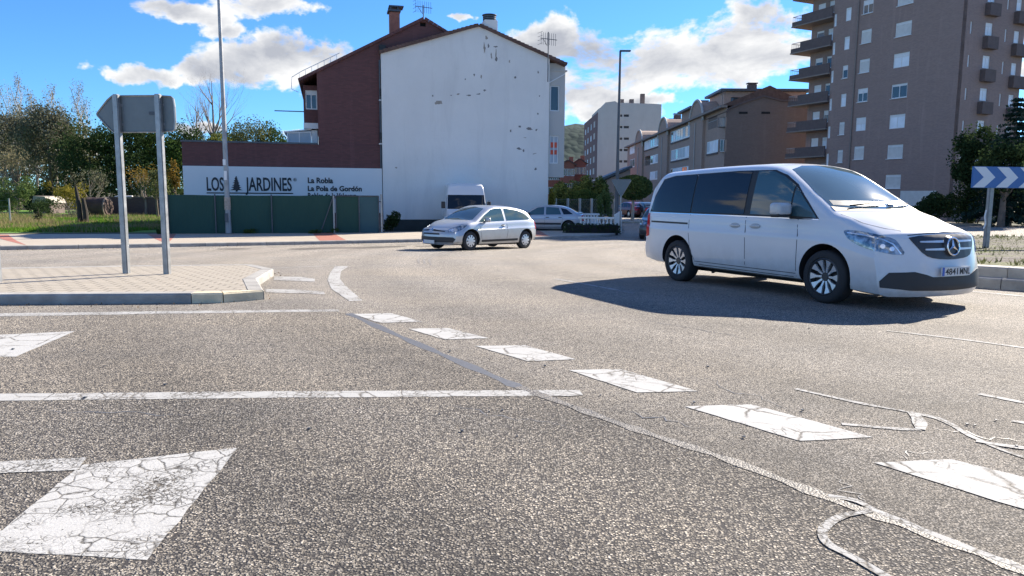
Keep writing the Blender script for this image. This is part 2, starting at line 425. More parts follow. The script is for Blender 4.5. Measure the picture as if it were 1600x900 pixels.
M_kerbp = simple('painted_kerb', (.60, .52, .36), .8, vary=.2, scale=5, bump=.5, bscale=50)
M_kerbs = simple('pale_kerb_concrete', (.38, .36, .32), .85, vary=.2, scale=3, bump=.5, bscale=50)

# ================================================================== ground, roads, pavements
bmg = bmesh.new()
def gh(x, y):
    z = gz(y)-.05
    if y > 95: z += (y-95)*.004
    return z
ysg = list(range(-40, 8, 8))+[8, 9, 10, 11, 12, 13, 14, 15, 17, 19, 21, 23, 25, 26, 27, 28, 29, 30, 33, 36, 40, 45, 50, 55, 60, 80, 95, 150, 300, 700, 1500, 3500]
xsg = [-3000, -1200, -500, -200, -100, -60, -30, 0, 30, 60, 100, 200, 500, 1200, 3000]
gv = [[bmg.verts.new((x, y, gh(x, y))) for x in xsg] for y in ysg]
for i in range(len(ysg)-1):
    for j in range(len(xsg)-1): bmg.faces.new((gv[i][j], gv[i][j+1], gv[i+1][j+1], gv[i+1][j]))
me = bpy.data.meshes.new('ground'); bmg.to_mesh(me); bmg.free(); me.materials.append(M_dirt)
go = bpy.data.objects.new('ground', me); COL.objects.link(go); go['kind'] = 'structure'

KERB = GP((-900, 402), (-400, 397), (0, 391), (300, 385.5), (480, 382), (640, 378.5), (760, 376), (837, 374.5), (900, 372.3), (940, 371))
KERB += GP((958, 369.5), (968, 366), (972, 360)); KERB = smooth_path(KERB, 2); KERB.append((7.0, 47.5))
BACK = GP((-900, 377), (-400, 373.5), (0, 370.5), (264, 369.5), (640, 366), (780, 364.5), (955, 363))
road_poly = [(-60, -20)]+[KERB[0]]+KERB+[(7.6, 53.5), (60, 53.5), (60, -20)]
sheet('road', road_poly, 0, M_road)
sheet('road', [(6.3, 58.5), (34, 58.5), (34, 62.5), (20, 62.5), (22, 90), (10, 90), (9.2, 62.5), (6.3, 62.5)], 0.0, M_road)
sheet('pavement', [(6.9, 53.5), (34, 53.5), (34, 58.5), (6.3, 58.5)], .10, M_pave, skirt=.2)
# kerbs
def kerb(name, path, w, h, mats, seg=1.0, gap=.012, side=1, mi=None, z0=0.0):
    mb = MB(); pts = resample(path, seg, closed=False); n = len(pts)
    nrm = []
    for i in range(n):
        a = Vector(pts[max(0, i-1)]); b = Vector(pts[min(n-1, i+1)]); d = (b-a).normalized(); nrm.append(Vector((-d.y, d.x))*side)
    for i in range(n-1):
        p = Vector(pts[i]); q = Vector(pts[i+1]); L = (q-p).length; g = gap/L if L > gap*3 else 0
        pa = p.lerp(q, g); pb = q
        ring = []
        for c, nn in ((pa, nrm[i]), (pb, nrm[i+1])):
            zz = gz(c.y)+z0
            prof = [(0, -.12), (0, h-.02), (.02, h), (w, h), (w, -.12)]
            ring.append([(c.x+nn.x*u, c.y+nn.y*u, zz+v_) for u, v_ in prof])
        m_ = mi(pa) if mi else 0
        mb.add(ring[0]+ring[1], [(0, 1, 6, 5), (1, 2, 7, 6), (2, 3, 8, 7), (3, 4, 9, 8), (4, 3, 2, 1, 0), (5, 6, 7, 8, 9)], m_)
    o = mb.build(name, mats); o['kind'] = 'structure'; return o
kerb('kerb', KERB, .16, .125, [M_kerb], seg=.99)
def off_path(path, d):
    o = []
    for i in range(len(path)):
        a = Vector(path[max(0, i-1)]); b = Vector(path[min(len(path)-1, i+1)]); e = (b-a).normalized(); o.append((path[i][0]-e.y*d, path[i][1]+e.x*d))
    return o
pk = off_path(KERB, .165)
sheet('pavement', pk+[(5.2, 47.5)]+BACK[::-1], .12, M_pave, skirt=.2)
for a, b in (((-12, 8), (0, 20)), ((232, 275), (240, 280)), ((488, 523), (505, 545)), ((800, 845), (812, 862))):
    p = GP((b[0], 384.3-.0128*b[0]+1.2), (b[1], 384.3-.0128*b[1]+1.0), (a[1], 374.5-.0095*a[1]), (a[0], 374.5-.0095*a[0]))
    # clip to the pavement strip: bring the points onto strip edges
    def onstrip(px, t_):
        k = min(pk, key=lambda q: abs(q[0]/max(q[1], 1)-(px-800)/F)); bb = min(resample(BACK, .3, False), key=lambda q: abs(q[0]/q[1]-(px-800)/F))
        return (k[0]*(1-t_)+bb[0]*t_, k[1]*(1-t_)+bb[1]*t_)
    sheet('pavement_patch', [onstrip(b[0], .02), onstrip(b[1], .02), onstrip(a[1], .96), onstrip(a[0], .96)], .124, M_red)
# lawn
lawn = GP((-900, 376.8), (-400, 373.3), (0, 370.2), (262, 369.2))
sheet('lawn', [lawn[0], lawn[1], lawn[2], lawn[3], (-17.8, 40), (-19, 60), (-19, 78), (-110, 78), (-110, lawn[0][1])], .09, M_lawn)
sheet('verge', [(p[0], p[1]+.02) for p in lawn]+[(p[0], p[1]+1.5) for p in lawn[::-1]], .105, M_dirt)
# traffic island left
isl_back = GP((-700, 452), (-300, 437), (0, 429.5), (190, 425.5), (300, 424), (395, 423))
isl_nose = GP((428, 431), (402, 448), (413, 468))
isl_front = GP((350, 473), (300, 474), (0, 476), (-300, 481), (-700, 492))
isl = isl_back+isl_nose+isl_front
nose_x = G(338, 473)[0]
def islm(p): return 1 if p.x > nose_x-.0 else 0
kerb('island_kerb', isl, .20, .125, [M_kerb, M_kerbp], seg=1.6, side=-1, mi=islm)
ins = off_path(isl, -.2)
sheet('traffic_island', ins, .118, M_isl, skirt=.2)
# lane sheets
seam = GP((505, 478), (545, 490), (620, 524), (700, 558), (810, 605), (905, 640), (1010, 678), (1130, 715), (1290, 778), (1430, 828), (1600, 893), (1750, 950))
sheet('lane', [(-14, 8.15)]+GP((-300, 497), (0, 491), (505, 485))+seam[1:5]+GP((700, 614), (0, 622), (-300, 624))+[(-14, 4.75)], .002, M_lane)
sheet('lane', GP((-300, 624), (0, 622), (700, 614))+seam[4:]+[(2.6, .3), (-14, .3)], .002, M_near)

# painted markings (all 4 mm above what they lie on)
def mark(pts, mat=M_paint, z=.004, name='road_marking', px=True):
    q = resample(GP(*pts) if px else pts, .11)
    q = [(x+.010*noise.noise(Vector((x*9, y*9, 0))), y+.010*noise.noise(Vector((x*9, y*9, 7)))) for x, y in q]
    return sheet(name, q, z, mat)
for q in ([(552, 491), (612, 490), (660, 503), (592, 505)], [(638, 514), (700, 513), (764, 529), (695, 531)], [(742, 541), (820, 540), (900, 562), (825, 565)],
          [(889, 579), (968, 577), (1092, 612), (995, 614)], [(1070, 636), (1172, 632), (1364, 684), (1250, 690)], [(1365, 724), (1485, 718), (1760, 786), (1700, 828)]):
    mark(q)
mark([(-400, 496), (0, 490), (300, 486), (530, 483.5), (530, 487), (300, 490), (0, 495), (-400, 501)], M_thin)
mark([(-400, 620), (0, 616), (450, 612), (905, 610), (912, 619), (450, 622), (0, 627), (-400, 631)], M_line)
mark([(-90, 528), (117, 518), (25, 558), (-150, 559)])
mark([(129, 727), (373, 700), (229, 877), (0, 863), (-160, 850), (-130, 820), (0, 831)], M_paint_near)
mark([(-200, 738), (0, 723), (136, 716), (128, 727), (123, 735), (0, 741), (-200, 757)], M_paint_near, z=.0055)
mark([(428, 432), (470, 433), (492, 436), (492, 440.5), (428, 438)], M_thin); mark([(415, 452), (470, 453), (506, 456), (508, 460), (415, 457)], M_thin)
arc = [(545, 416), (533, 424), (531, 436), (541, 448), (566, 470), (546, 471), (518, 452), (512, 438), (516, 426), (524, 416)]
mark(arc, M_line)
def stroke(pts, w, mat=M_thin, z=.004, name='road_marking'):
    p = resample(smooth_path(GP(*pts), 2), .06, False); ws = [w*(1+.5*noise.noise(Vector((q[0]*7, q[1]*7, 2)))) for q in p]; p = [(q[0]+.012*noise.noise(Vector((q[0]*5, q[1]*5, 4))), q[1]) for q in p]; return sheet(name, ribbon(p, ws), z, mat)
stroke([(400, 421.5), (460, 417.5), (524, 415.3)], .09)
stroke([(1243, 608), (1330, 628), (1400, 641), (1440, 648), (1475, 657), (1520, 685), (1600, 716), (1700, 750)], .042, M_thin)
stroke([(1426, 646), (1437, 658), (1438, 672)], .065, M_thin, .0055); stroke([(1438, 672), (1400, 671), (1315, 663)], .045, M_thin)
stroke([(1530, 616), (1600, 630), (1700, 648)], .06, M_line); stroke([(1582, 658), (1640, 668)], .06, M_line); stroke([(1525, 690), (1560, 696), (1640, 706)], .05, M_line, .0055)
stroke([(1295, 776), (1340, 783), (1370, 800), (1480, 845), (1600, 891), (1700, 930)], .038, M_thin, .0055)
stroke([(1362, 800), (1310, 808), (1283, 830), (1290, 850), (1330, 870), (1400, 915)], .042, M_thin, .007)
stroke([(1385, 517), (1500, 530), (1650, 551)], .06, M_thin); stroke([(868, 436), (930, 447), (992, 459)], .09, M_thin)
stroke([(1400, 446), (1500, 454), (1600, 463), (1750, 478)], .12, M_line)
stroke([(0, 404), (150, 400.5), (300, 396), (400, 393)], .05, M_thin)
tar = smooth_path(seam[1:5], 2); sheet('tar_seam', ribbon(tar, [.085+.035*math.sin(i*1.9) for i in range(len(tar))]), .003, M_tar)
tar2 = smooth_path(seam[4:], 2); sheet('tar_seam', ribbon(tar2, [.07+.03*math.sin(i*2.3) for i in range(len(tar2))]), .0048, M_tarf)
M_stain = asphalt('stained_asphalt', stone=100, tone=.95, warm=.3, coarse=.2)
for q in ([(440, 389), (500, 386.5), (560, 386), (640, 383.6), (630, 386), (570, 389), (520, 388.4), (470, 391)], [(330, 388.5), (380, 388), (400, 389.4), (350, 390.4)], [(640, 384.5), (690, 382.8), (720, 383.4), (660, 386)]):
    mark(smooth_poly(q, 2), M_stain, .0026, 'road_stain')
random.seed(3)
def crack(px0, px1, w=.012, jag=.05, mat=None, z=.003):
    a = Vector(G(*px0)); b = Vector(G(*px1)); n = 14; d = (b-a); nn = Vector((-d.y, d.x)).normalized(); pts = []; o = 0
    for i in range(n+1): o = o*.6+random.uniform(-jag, jag); p = a.lerp(b, i/n)+nn*o; pts.append((p.x, p.y))
    sheet('road_crack', ribbon(pts, [w*random.uniform(.3, 1)*(0.2+math.sin(math.pi*i/n)) for i in range(n+1)]), z, mat or M_tar)
for c in (((700, 632), (880, 668)), ((1450, 672), (1600, 690)), ((960, 640), (1110, 672)), ((1395, 712), (1470, 709)), ((1300, 745), (1360, 790)), ((600, 410), (650, 400)), ((500, 404), (560, 399)), ((60, 640), (330, 652)), ((1100, 590), (1240, 640)), ((1000, 500), (1180, 530))):
    crack(*c)
for i in range(3): stroke([(655+i*9, 412+i), (652+i*9, 402), (700+i*8, 392), (800, 387+i)], .05, M_tarf, .0025, 'tyre_track')
for i in range(3): stroke([(640, 425+14*i), (800, 428+12*i), (950, 444+10*i), (1100, 470+9*i), (1350, 530+12*i)], .22, M_tarf, .006+.004*0, 'tyre_track') if i == 9 else None

# central island on the right: two stepped kerbs, gravel and weeds
def circ(r, n=96): return [(CI.x+r*math.cos(2*math.pi*i/n), CI.y+r*math.sin(2*math.pi*i/n)) for i in range(n+1)]
kerb('island_kerb', circ(RI), .30, .16, [M_kerb], seg=1.04)
kerb('island_kerb', circ(RI-.28), .34, .17, [M_kerbs], seg=2.0, z0=.15)
mbi = MB(); rings = [RI-.60, RI-2, RI-4, RI-7, RI-11, 1]; hs = [.315, .34, .36, .38, .40, .42]; n = 96; vs = []
for r, h in zip(rings, hs):
    for i in range(n):
        a = 2*math.pi*i/n; x = CI.x+r*math.cos(a); y = CI.y+r*math.sin(a); vs.append((x, y, gz(y)+h+.03*noise.noise(Vector((x, y, 0)))))
mbi.add(vs, [(k*n+i, k*n+(i+1) % n, (k+1)*n+(i+1) % n, (k+1)*n+i) for k in range(len(rings)-1) for i in range(n)])
o = mbi.build('roundabout_island', M_gravel, fix=True); o['kind'] = 'structure'
if sum(p.normal.z for p in o.data.polygons) < 0: o.data.flip_normals()
# ================================================================== facades
class Frame:
    def __init__(s, x, y, ang, z=None):
        s.o = Vector((x, y, gz(y) if z is None else z)); s.a = rad(ang)
        s.ux = Vector((math.cos(s.a), math.sin(s.a), 0)); s.uy = Vector((-math.sin(s.a), math.cos(s.a), 0))
    def uv(s, px, py, d=0):
        r = ray(px, py); o = s.o+s.uy*d; c = Vector((0, 0, H)); k = (o-c).dot(s.uy)/r.dot(s.uy); p = c+r*k-s.o
        return (p.dot(s.ux), p.z)
    def P(s, pts, d=0): return [s.uv(x, y, d) for x, y in pts]
    def root(s, name, label, cat, group=None): return thing(name, label, cat, s.o, s.a, group)
def wall_bm(poly, holes, reveal=.15, mi=0):
    """flat wall in xz with true openings, facing -y; reveals go back to y=reveal"""
    vs = []; es = []
    for lp in [poly]+holes:
        b = len(vs); vs += [Vector(p[:2]) for p in lp]; es += [(b+i, b+(i+1) % len(lp)) for i in range(len(lp))]
    V, E, Fc, *_ = delaunay_2d_cdt(vs, es, [], 0, 1e-6)
    mb = MB(); keep = []
    for f_ in Fc:
        c = sum((V[i] for i in f_), Vector((0, 0)))/len(f_)
        if inside(c, poly) and not any(inside(c, h) for h in holes): keep.append(tuple(f_))
    mb.add([(v.x, 0, v.y) for v in V], keep, mi)
    for h in holes:
        n = len(h); mb.add([(p[0], 0, p[1]) for p in h]+[(p[0], reveal, p[1]) for p in h], [(i, (i+1) % n, (i+1) % n+n, i+n) for i in range(n)], mi)
    return mb
def wall(name, poly, holes, mat, parent, depth, y=0.0, reveal=.15, backpoly=True):
    mb = wall_bm(poly, holes, reveal); n = len(poly)
    mb.add([(p[0], 0, p[1]) for p in poly]+[(p[0], depth, p[1]) for p in poly], [(i, (i+1) % n, (i+1) % n+n, i+n) for i in range(n)])
    tr = tessellate_polygon([[Vector((p[0], p[1], 0)) for p in poly]])
    mb.add([(p[0], depth, p[1]) for p in poly], [tuple(q) for q in tr])
    bm_o = mb.build(name, mat, parent, fix=False); bm_o.location = (0, y, 0)
    bm = bmesh.new(); bm.from_mesh(bm_o.data); bmesh.ops.remove_doubles(bm, verts=bm.verts, dist=1e-4)
    bmesh.ops.recalc_face_normals(bm, faces=bm.faces); bm.to_mesh(bm_o.data); bm.free()
    return bm_o
def brick_mat(name, c1, c2, mortar=(.2, .18, .16), bw=.25, bh=.07, vary=.25):
    m, t = new_mat(name); co = t.coord(); sp = t.node('ShaderNodeSeparateXYZ', i_0=co)
    uvw = t.node('ShaderNodeCombineXYZ', i_0=t.math('ADD', sp.outputs[0], sp.outputs[1]), i_1=sp.outputs[2])
    b = t.node('ShaderNodeTexBrick', i_Vector=uvw.outputs[0], i_Color1=c1, i_Color2=c2, i_Mortar=mortar, i_Scale=1.0)
    b.inputs['Mortar Size'].default_value = .008; b.inputs['Brick Width'].default_value = bw; b.inputs['Row Height'].default_value = bh
    st = t.noise(t.mapping(co, scale=(.35, .35, 1.4)), 1.6, 6, .65)
    c = t.mix(t.ramp(st, (.3, vary), (.7, 0.0)), b.outputs[0], tuple(x*.6 for x in c1))
    c = t.mix(t.ramp(t.noise(t.mapping(co, scale=(1.2, 1.2, .12)), 1.5, 5, .6), (.55, 0.0), (.75, vary*.9)), c, tuple(min(1, x*1.5+.03) for x in c1))
    out(t, t.prin(c, .85, 0, t.bump(b.outputs[1], -.3, .01))); return m
M_brown = brick_mat('brown_brick', (.155, .060, .058), (.115, .046, .046), (.10, .06, .055))
M_brick = brick_mat('tower_brick', (.33, .23, .20), (.27, .19, .17), (.28, .23, .21))
M_rowb = brick_mat('row_brick', (.21, .155, .135), (.175, .13, .11), (.18, .15, .135))
M_rowp = brick_mat('pale_row_brick', (.42, .30, .24), (.36, .25, .20), (.33, .27, .23))
M_orange = brick_mat('orange_brick', (.42, .13, .075), (.34, .10, .06), (.28, .18, .14))
def plaster(name, col, stain=.35, bump=.25):
    m, t = new_mat(name); co = t.coord()
    n1 = t.noise(co, .35, 6, .6); n2 = t.noise(t.mapping(co, scale=(.9, .9, .14)), 1.4, 7, .7, .6); n3 = t.noise(co, 6, 6, .7)
    c = t.mix(t.ramp(n1, (.3, .0), (.75, 1.0)), col, tuple(x*.88 for x in col))
    c = t.mix(t.ramp(n2, (.52, 0.0), (.78, stain)), c, tuple(x*.68 for x in col))
    c = t.mix(t.ramp(n3, (.60, 0.0), (.72, stain*.9)), c, tuple(x*.7 for x in col))
    out(t, t.prin(c, .85, 0, t.bump(t.noise(co, 3, 7, .65), bump, .03))); return m
M_white = plaster('white_render', (.78, .76, .73), .42, .5)
M_cream = plaster('cream_render', (.62, .58, .52), .3)
M_greyr = plaster('grey_render', (.50, .49, .47), .3)
M_signw = simple('sign_white', (.66, .69, .71), .5, vary=.03, scale=.5)
M_black = simple('black_plastic', (.015, .016, .018), .5)
M_letter = simple('letter_black', (.014, .018, .026), .5)
M_tile = simple('clay_tile', (.13, .075, .06), .85, vary=.35, scale=2.5, bump=.8, bscale=6)
M_wframe = simple('white_window_frame', (.72, .73, .74), .4, vary=.05)
M_dframe = simple('dark_frame', (.05, .045, .045), .5)
M_dark = simple('dark_void', (.012, .012, .014), .8)
M_shut = simple('white_shutter', (.60, .60, .58), .6, vary=.08)
M_metal = simple('galvanised_steel', (.30, .31, .32), .42, metal=.7, vary=.2, scale=8)
M_dmetal = simple('dark_steel', (.09, .10, .115), .5, metal=.5, vary=.2, scale=6)
M_plinth = simple('dark_plinth', (.035, .045, .045), .8, vary=.3, scale=1.5)
M_concr = simple('concrete', (.40, .38, .35), .85, vary=.15, scale=1.5, bump=.3, bscale=20)
M_wpaint = simple('white_paint', (.76, .76, .74), .6, vary=.08, scale=3)
def glass_mat(name, col=(.03, .04, .05), rough=.05, spec=.9):
    m, t = new_mat(name); co = t.coord()
    out(t, t.prin(t.mix(t.noise(co, .8, 3), col, tuple(x*1.8 for x in col)), rough, 0, t.bump(t.noise(co, 1.2, 2), .05, .02), **{'Specular IOR Level': spec})); return m
M_glass = glass_mat('window_glass'); M_glassb = glass_mat('curtained_glass', (.30, .34, .38), .4, .3); M_glassc = glass_mat('pale_curtained_glass', (.56, .60, .64), .55, .2)
def rect(cx, z0, w, h): return [(cx-w/2, z0), (cx+w/2, z0), (cx+w/2, z0+h), (cx-w/2, z0+h)]
def add_window(parent, q, y, mats=None, mull=1, frame=.06, sill=False, shutter=0.0, label=None, inset=.09):
    """q: quad (lower left, lower right, upper right, upper left) in wall coords; frame > pane sub-part"""
    fr, gl = mats or (M_wframe, M_glass); mb = MB()
    a, b, c, d = [Vector((p[0], 0, p[1])) for p in q]; yy = y+inset
    def L(u, v): return a.lerp(b, u).lerp(d.lerp(c, u), v)
    W = (b-a).length; Hh = (d-a).length; fu = frame/W; fv = frame/Hh
    def strip(u0, u1, v0, v1, pr=.03):
        ps = [L(u0, v0), L(u1, v0), L(u1, v1), L(u0, v1)]
        mb.add([(p.x, yy-pr, p.z) for p in ps]+[(p.x, yy+.02, p.z) for p in ps], [(3, 2, 1, 0), (0, 1, 5, 4), (1, 2, 6, 5), (2, 3, 7, 6), (3, 0, 4, 7)])
    strip(0, 1, 0, fv); strip(0, 1, 1-fv, 1); strip(0, fu, fv, 1-fv); strip(1-fu, 1, fv, 1-fv)
    for k in range(mull):
        u = (k+1)/(mull+1); strip(u-fu*.45, u+fu*.45, fv, 1-fv, .027)
    if shutter: strip(fu, 1-fu, 1-fv-shutter, 1-fv, .02)
    if sill:
        mb.add([(a.x-.06, yy-.20, a.z-.05), (b.x+.06, yy-.20, b.z-.05), (b.x+.06, yy, b.z-.05), (a.x-.06, yy, a.z-.05), (a.x-.06, yy-.20, a.z-.003), (b.x+.06, yy-.20, b.z-.003), (b.x+.06, yy, b.z-.003), (a.x-.06, yy, a.z-.003)],
               [(0, 1, 5, 4), (4, 5, 6, 7), (0, 3, 2, 1), (0, 4, 7, 3), (1, 2, 6, 5)])
    w = mb.build('window', fr, parent)
    pm = MB(); ps = [L(fu*.5, fv*.5), L(1-fu*.5, fv*.5), L(1-fu*.5, 1-fv*.5), L(fu*.5, 1-fv*.5)]
    pm.add([(p.x, yy+.005, p.z) for p in ps]+[(p.x, yy+.012, p.z) for p in ps], [(0, 1, 2, 3), (7, 6, 5, 4), (0, 4, 5, 1), (1, 5, 6, 2), (2, 6, 7, 3), (3, 7, 4, 0)])
    pm.build('pane', gl, w)
    if label: w['label'] = label
    return w

# ------------------------------------------------------------------ white gable house and the brown brick one
FW = Frame(*(lambda p: (p.x, p.y))(AT(597, 330, 39.6)), 14)
P = FW.P
r = FW.root('white_gable_house', 'house with a blank white rendered gable wall stained and peeling, behind the silver hatchback', 'house')
zb = -.3
wx0 = FW.uv(597, 200)[0]; wx1 = FW.uv(857.5, 200)[0]
top = P([(596, 83.6), (748, 41.5), (857.5, 91.5)])
apx = top[1]; eL = (wx0, FW.uv(597, 83.6)[1]); eR = (wx1, FW.uv(857.5, 91.5)[1])
pl = FW.uv(650, 343)[1]
wall('wall', [(wx0, zb), (wx1, zb), eR, apx, eL], [], M_white, r, 13)
MB().box(wx0+.02, wx1+.01, -.012, .2, zb, pl).build('plinth', M_plinth, r)
# roof slabs with tile edge
def roof(parent, pts, y0, y1, th=.16, mat=None, scallop=True, name='roof'):
    mb = MB()
    for a, b in zip(pts[:-1], pts[1:]):
        n = max(2, int(abs(b[0]-a[0])/.22)); d = Vector(b)-Vector(a); nn = Vector((-d.y, d.x)).normalized(); nn = nn if nn.y > 0 else -nn
        for i in range(n):
            p = Vector(a)+d*(i/n); q = Vector(a)+d*((i+.96)/n); lift = .035 if scallop else 0
            dn = 1 if d.y < 0 else -1
            l0, l1 = (lift, 0) if d.y > 0 else (0, lift)
            vs = [(p.x, y0, p.y), (q.x, y0, q.y), (q.x+nn.x*(th+l1), y0, q.y+nn.y*(th+l1)), (p.x+nn.x*(th+l0), y0, p.y+nn.y*(th+l0))]
            vs += [(x, y1, z) for x, _, z in vs]
            mb.add(vs, [(0, 1, 2, 3), (7, 6, 5, 4), (0, 4, 5, 1), (2, 6, 7, 3), (1, 5, 6, 2), (0, 3, 7, 4)])
    return mb.build(name, mat or M_tile, parent)
eRt = FW.uv(888, 103)
dR = Vector(eR)-Vector(apx); eRt = (apx[0]+dR.x*1.24, apx[1]+dR.y*1.24); eLt = (wx0-.05, eL[1]-.02)
rf = roof(r, [eLt, apx, eRt], -.16, 13.2, .14)
# chimney with stacked rings
cx0, cz = FW.uv(757, 54); cx1, _ = FW.uv(777.5, 54); ct = FW.uv(767, 31)[1]; ct2 = FW.uv(767, 20.5)[1]; cb = apx[1]-.42
ch = MB().box(cx0, cx1, -.03, .9, cb, ct).build('chimney', M_white, r, bevel=.02)
mb = MB(); cxm = (cx0+cx1)/2; hh = (ct2-ct)/3.4
for k in range(3): mb.lathe([(0.0, ct+hh*k), (.36, ct+hh*k), (.36, ct+hh*(k+.62)), (.28, ct+hh*(k+.66)), (.28, ct+hh*(k+1)), (0, ct+hh*(k+1))], 20, origin=(cxm, .43, 0))
mb.lathe([(0, ct+hh*3), (.40, ct+hh*3), (.40, ct+hh*3.35), (0, ct+hh*3.45)], 20, origin=(cxm, .43, 0)); mb.build('chimney_cap', M_dmetal, ch, smooth=True)
# peeled patches, each a shallow chip in the render
M_peel = simple('bare_render', (.34, .30, .26), .9, vary=.3, scale=6, bump=.8, bscale=30)
M_peeld = simple('dark_bare_render', (.20, .19, .185), .9, vary=.4, scale=6, bump=.8, bscale=30)
random.seed(11)
def chip(px, py, w, h, mat, ang=0):
    c = Vector(FW.uv(px, py)); k = FW.o.y/F; pts = []; n = 14
    for i in range(n):
        a = 2*math.pi*i/n; rr = random.uniform(.45, 1.15); x = math.cos(a)*w/2*k*rr*.85; z = math.sin(a)*h/2*k*rr*.85
        pts.append((c.x+x*math.cos(ang)-z*math.sin(ang), c.y+x*math.sin(ang)+z*math.cos(ang)))
    MB().prism(pts, -.006, .01).build('peeled_patch', mat, r)
for px, py, w, h, d_, a in [(685, 160.5, 17, 9, 0, 0), (676, 150, 4, 4, 1, 0), (716, 147, 7, 3, 0, .1), (733, 149, 10, 3, 1, .1), (748, 147, 9, 3.5, 1, .2), (757, 141, 7, 4, 1, .2), (727, 124, 3, 4, 1, 0), (741, 117, 4, 5, 1, 0), (763, 72, 4, 8, 1, 0),
                         (775, 73, 10, 3.5, 1, 0), (776, 92, 6, 10, 1, 0), (796, 96, 3, 6, 0, 0), (805, 121, 4.5, 4.5, 1, 0), (841, 113, 3.5, 5, 1, 0), (840.5, 178, 4, 5, 1, 0), (827, 201, 13, 6, 1, -.3), (812, 198, 7, 4, 1, 0), (838, 203, 5, 5, 1, 0), (798, 204, 4, 6, 1, 0),
                         (811, 232, 12, 5, 1, -.2), (818, 235, 4, 6, 1, 0), (837, 264, 5, 5, 1, 0), (760, 59, 6, 9, 0, 0), (768, 88, 3, 14, 0, .1), (843, 150, 3, 3, 1, 0), (705, 149, 4, 2, 1, 0), (619, 262, 4, 4, 0, 0), (757, 75, 5, 26, 0, .05), (775, 84, 3, 24, 0, 0), (752, 120, 3, 9, 0, .1), (835, 240, 9, 2, 0, .2), (820, 215, 6, 2, 0, 0)]:
    chip(px, py, w, h, M_peeld if d_ else M_peel, a)
# bay (mirador) on the right side, set back from the gable
BD = .35
b0 = FW.uv(855, 200, BD)[0]; b1 = FW.uv(882, 200, BD)[0]; bz0 = FW.uv(870, 277, BD)[1]; bz1 = FW.uv(870, 112, BD)[1]
h1 = [FW.uv(*p, BD) for p in ((859.5, 173.5), (874, 173.5), (874.5, 134), (859.5, 134))]; h2 = [FW.uv(*p, BD) for p in ((858.5, 255.5), (872.5, 255.5), (873.5, 212), (859, 212))]
sq = lambda q: [(q[0][0], q[0][1]), (q[1][0], q[0][1]), (q[1][0], q[2][1]), (q[0][0], q[2][1])]
h1 = sq(h1); h2 = sq(h2)
bay = wall('bay', [(b0, bz0), (b1, bz0), (b1, bz1+.45), (b0, bz1+.45)], [h1, h2], M_greyr, r, 7, y=BD)
def fix_inset(parent, q, y, **k): return add_window(parent, q, y, **k)
fix_inset(r, h1, BD, mull=0, label='upper window in the side of the bay'); w2 = fix_inset(r, h2, BD, mull=1, mats=(M_wframe, M_glassb), label='lower window in the side of the bay with red blinds')
M_awn = simple('red_blind', (.65, .10, .05), .7)
for z_a, z_b in ((.62, .42), (1.0, .85)): MB().box(h2[0][0]+.08, h2[1][0]-.08, BD+.085, BD+.093, h2[2][1]-z_a-.05, h2[2][1]-z_b+.05).build('blind', M_awn, w2)
MB().bar((b0+.02, BD-.05, bz1-.65), (b1-.02, BD-.05, bz1-.1), .05).build('gutter_pipe', M_wframe, r)
MB().box(b0, b1+.10, BD-.06, 7.4, bz1+.02, bz1+.10).build('soffit', M_greyr, r)
# antenna
def antenna(px, ptop, pbot, Y, label, kind=0):
    p = AT(px, pbot, Y); q = AT(px, ptop, Y); h = q.z-p.z; a = thing('television_antenna', label, 'antenna', p, .5)
    MB().tube([(0, 0, 0), (0, 0, h)], .03, 8).build('mast', M_dmetal, a)
    mb = MB(); z = h*.86
    mb.bar((-.5, 0, z), (.55, 0, z), .03)
    for i in range(8): mb.bar((-.45+i*.13, 0, z-.32), (-.45+i*.13, 0, z+.32) if kind == 0 else (-.45+i*.13, 0, z+.33), .014)
    for i in range(4): mb.bar((-.52, -.25, z-.3+i*.2), (-.52, .25, z-.3+i*.2), .014)
    mb.bar((-.3, 0, z-.05), (0, .1, z-.35), .02); mb.build('yagi', M_dmetal, a)
    return a
antenna(856, 50, 128, FW.o.y+1.7, 'thin television antenna on a mast fixed at the right edge of the white gable')
# ------------------------------------------------------------------ brown building
FB = Frame(FW.o.x-FW.ux.x*0, FW.o.y, 14); FB.o = FW.o+FW.uy*.30
r = FB.root('brown_brick_house', 'dark brown brick house with a long sloping roof, joined to the white gable house', 'house')
bx0 = FB.uv(496.5, 180)[0]; bx1 = wx1-.8; ap = FB.uv(662.5, 31); el_ = FB.uv(467.5, 127); sl = (ap[1]-el_[1])/(ap[0]-el_[0])
er = (ap[0]+(ap[0]-bx0)*1.0, ap[1]-sl*(ap[0]-bx0))
bl = FB.uv(540, 222)[1]
# dark vent openings
def sqh(px, py, w, h): a = FB.uv(px-w/2, py+h/2); b = FB.uv(px+w/2, py-h/2); return [(a[0], a[1]), (b[0], a[1]), (b[0], b[1]), (a[0], b[1])]
v2 = sqh(661, 38, 9, 6)
wl = wall('wall', [(bx0, zb), (er[0], zb), er, ap, (bx0, ap[1]-sl*(ap[0]-bx0))], [v2], M_brown, r, 13, reveal=.3)
MB().box(v2[0][0]-.05, v2[1][0]+.05, .25, .3, v2[0][1]-.05, v2[2][1]+.05).build('attic_vent', M_dark, r)
roof(r, [el_, ap, (er[0]+.8, er[1]-sl*.8)], -.12, 13.2, .14, M_brown, scallop=False)
q = sqh(597, 77, 10, 11); MB().box(q[0][0], q[1][0], -.25, .05, q[0][1], q[2][1]).build('wall_duct', M_black, r, bevel=.02)
MB().tube([(wx0-.06, -.08, zb+3), (wx0-.06, -.08, eL[1]-.3)], .055, 8).build('downpipe', M_dmetal, r)
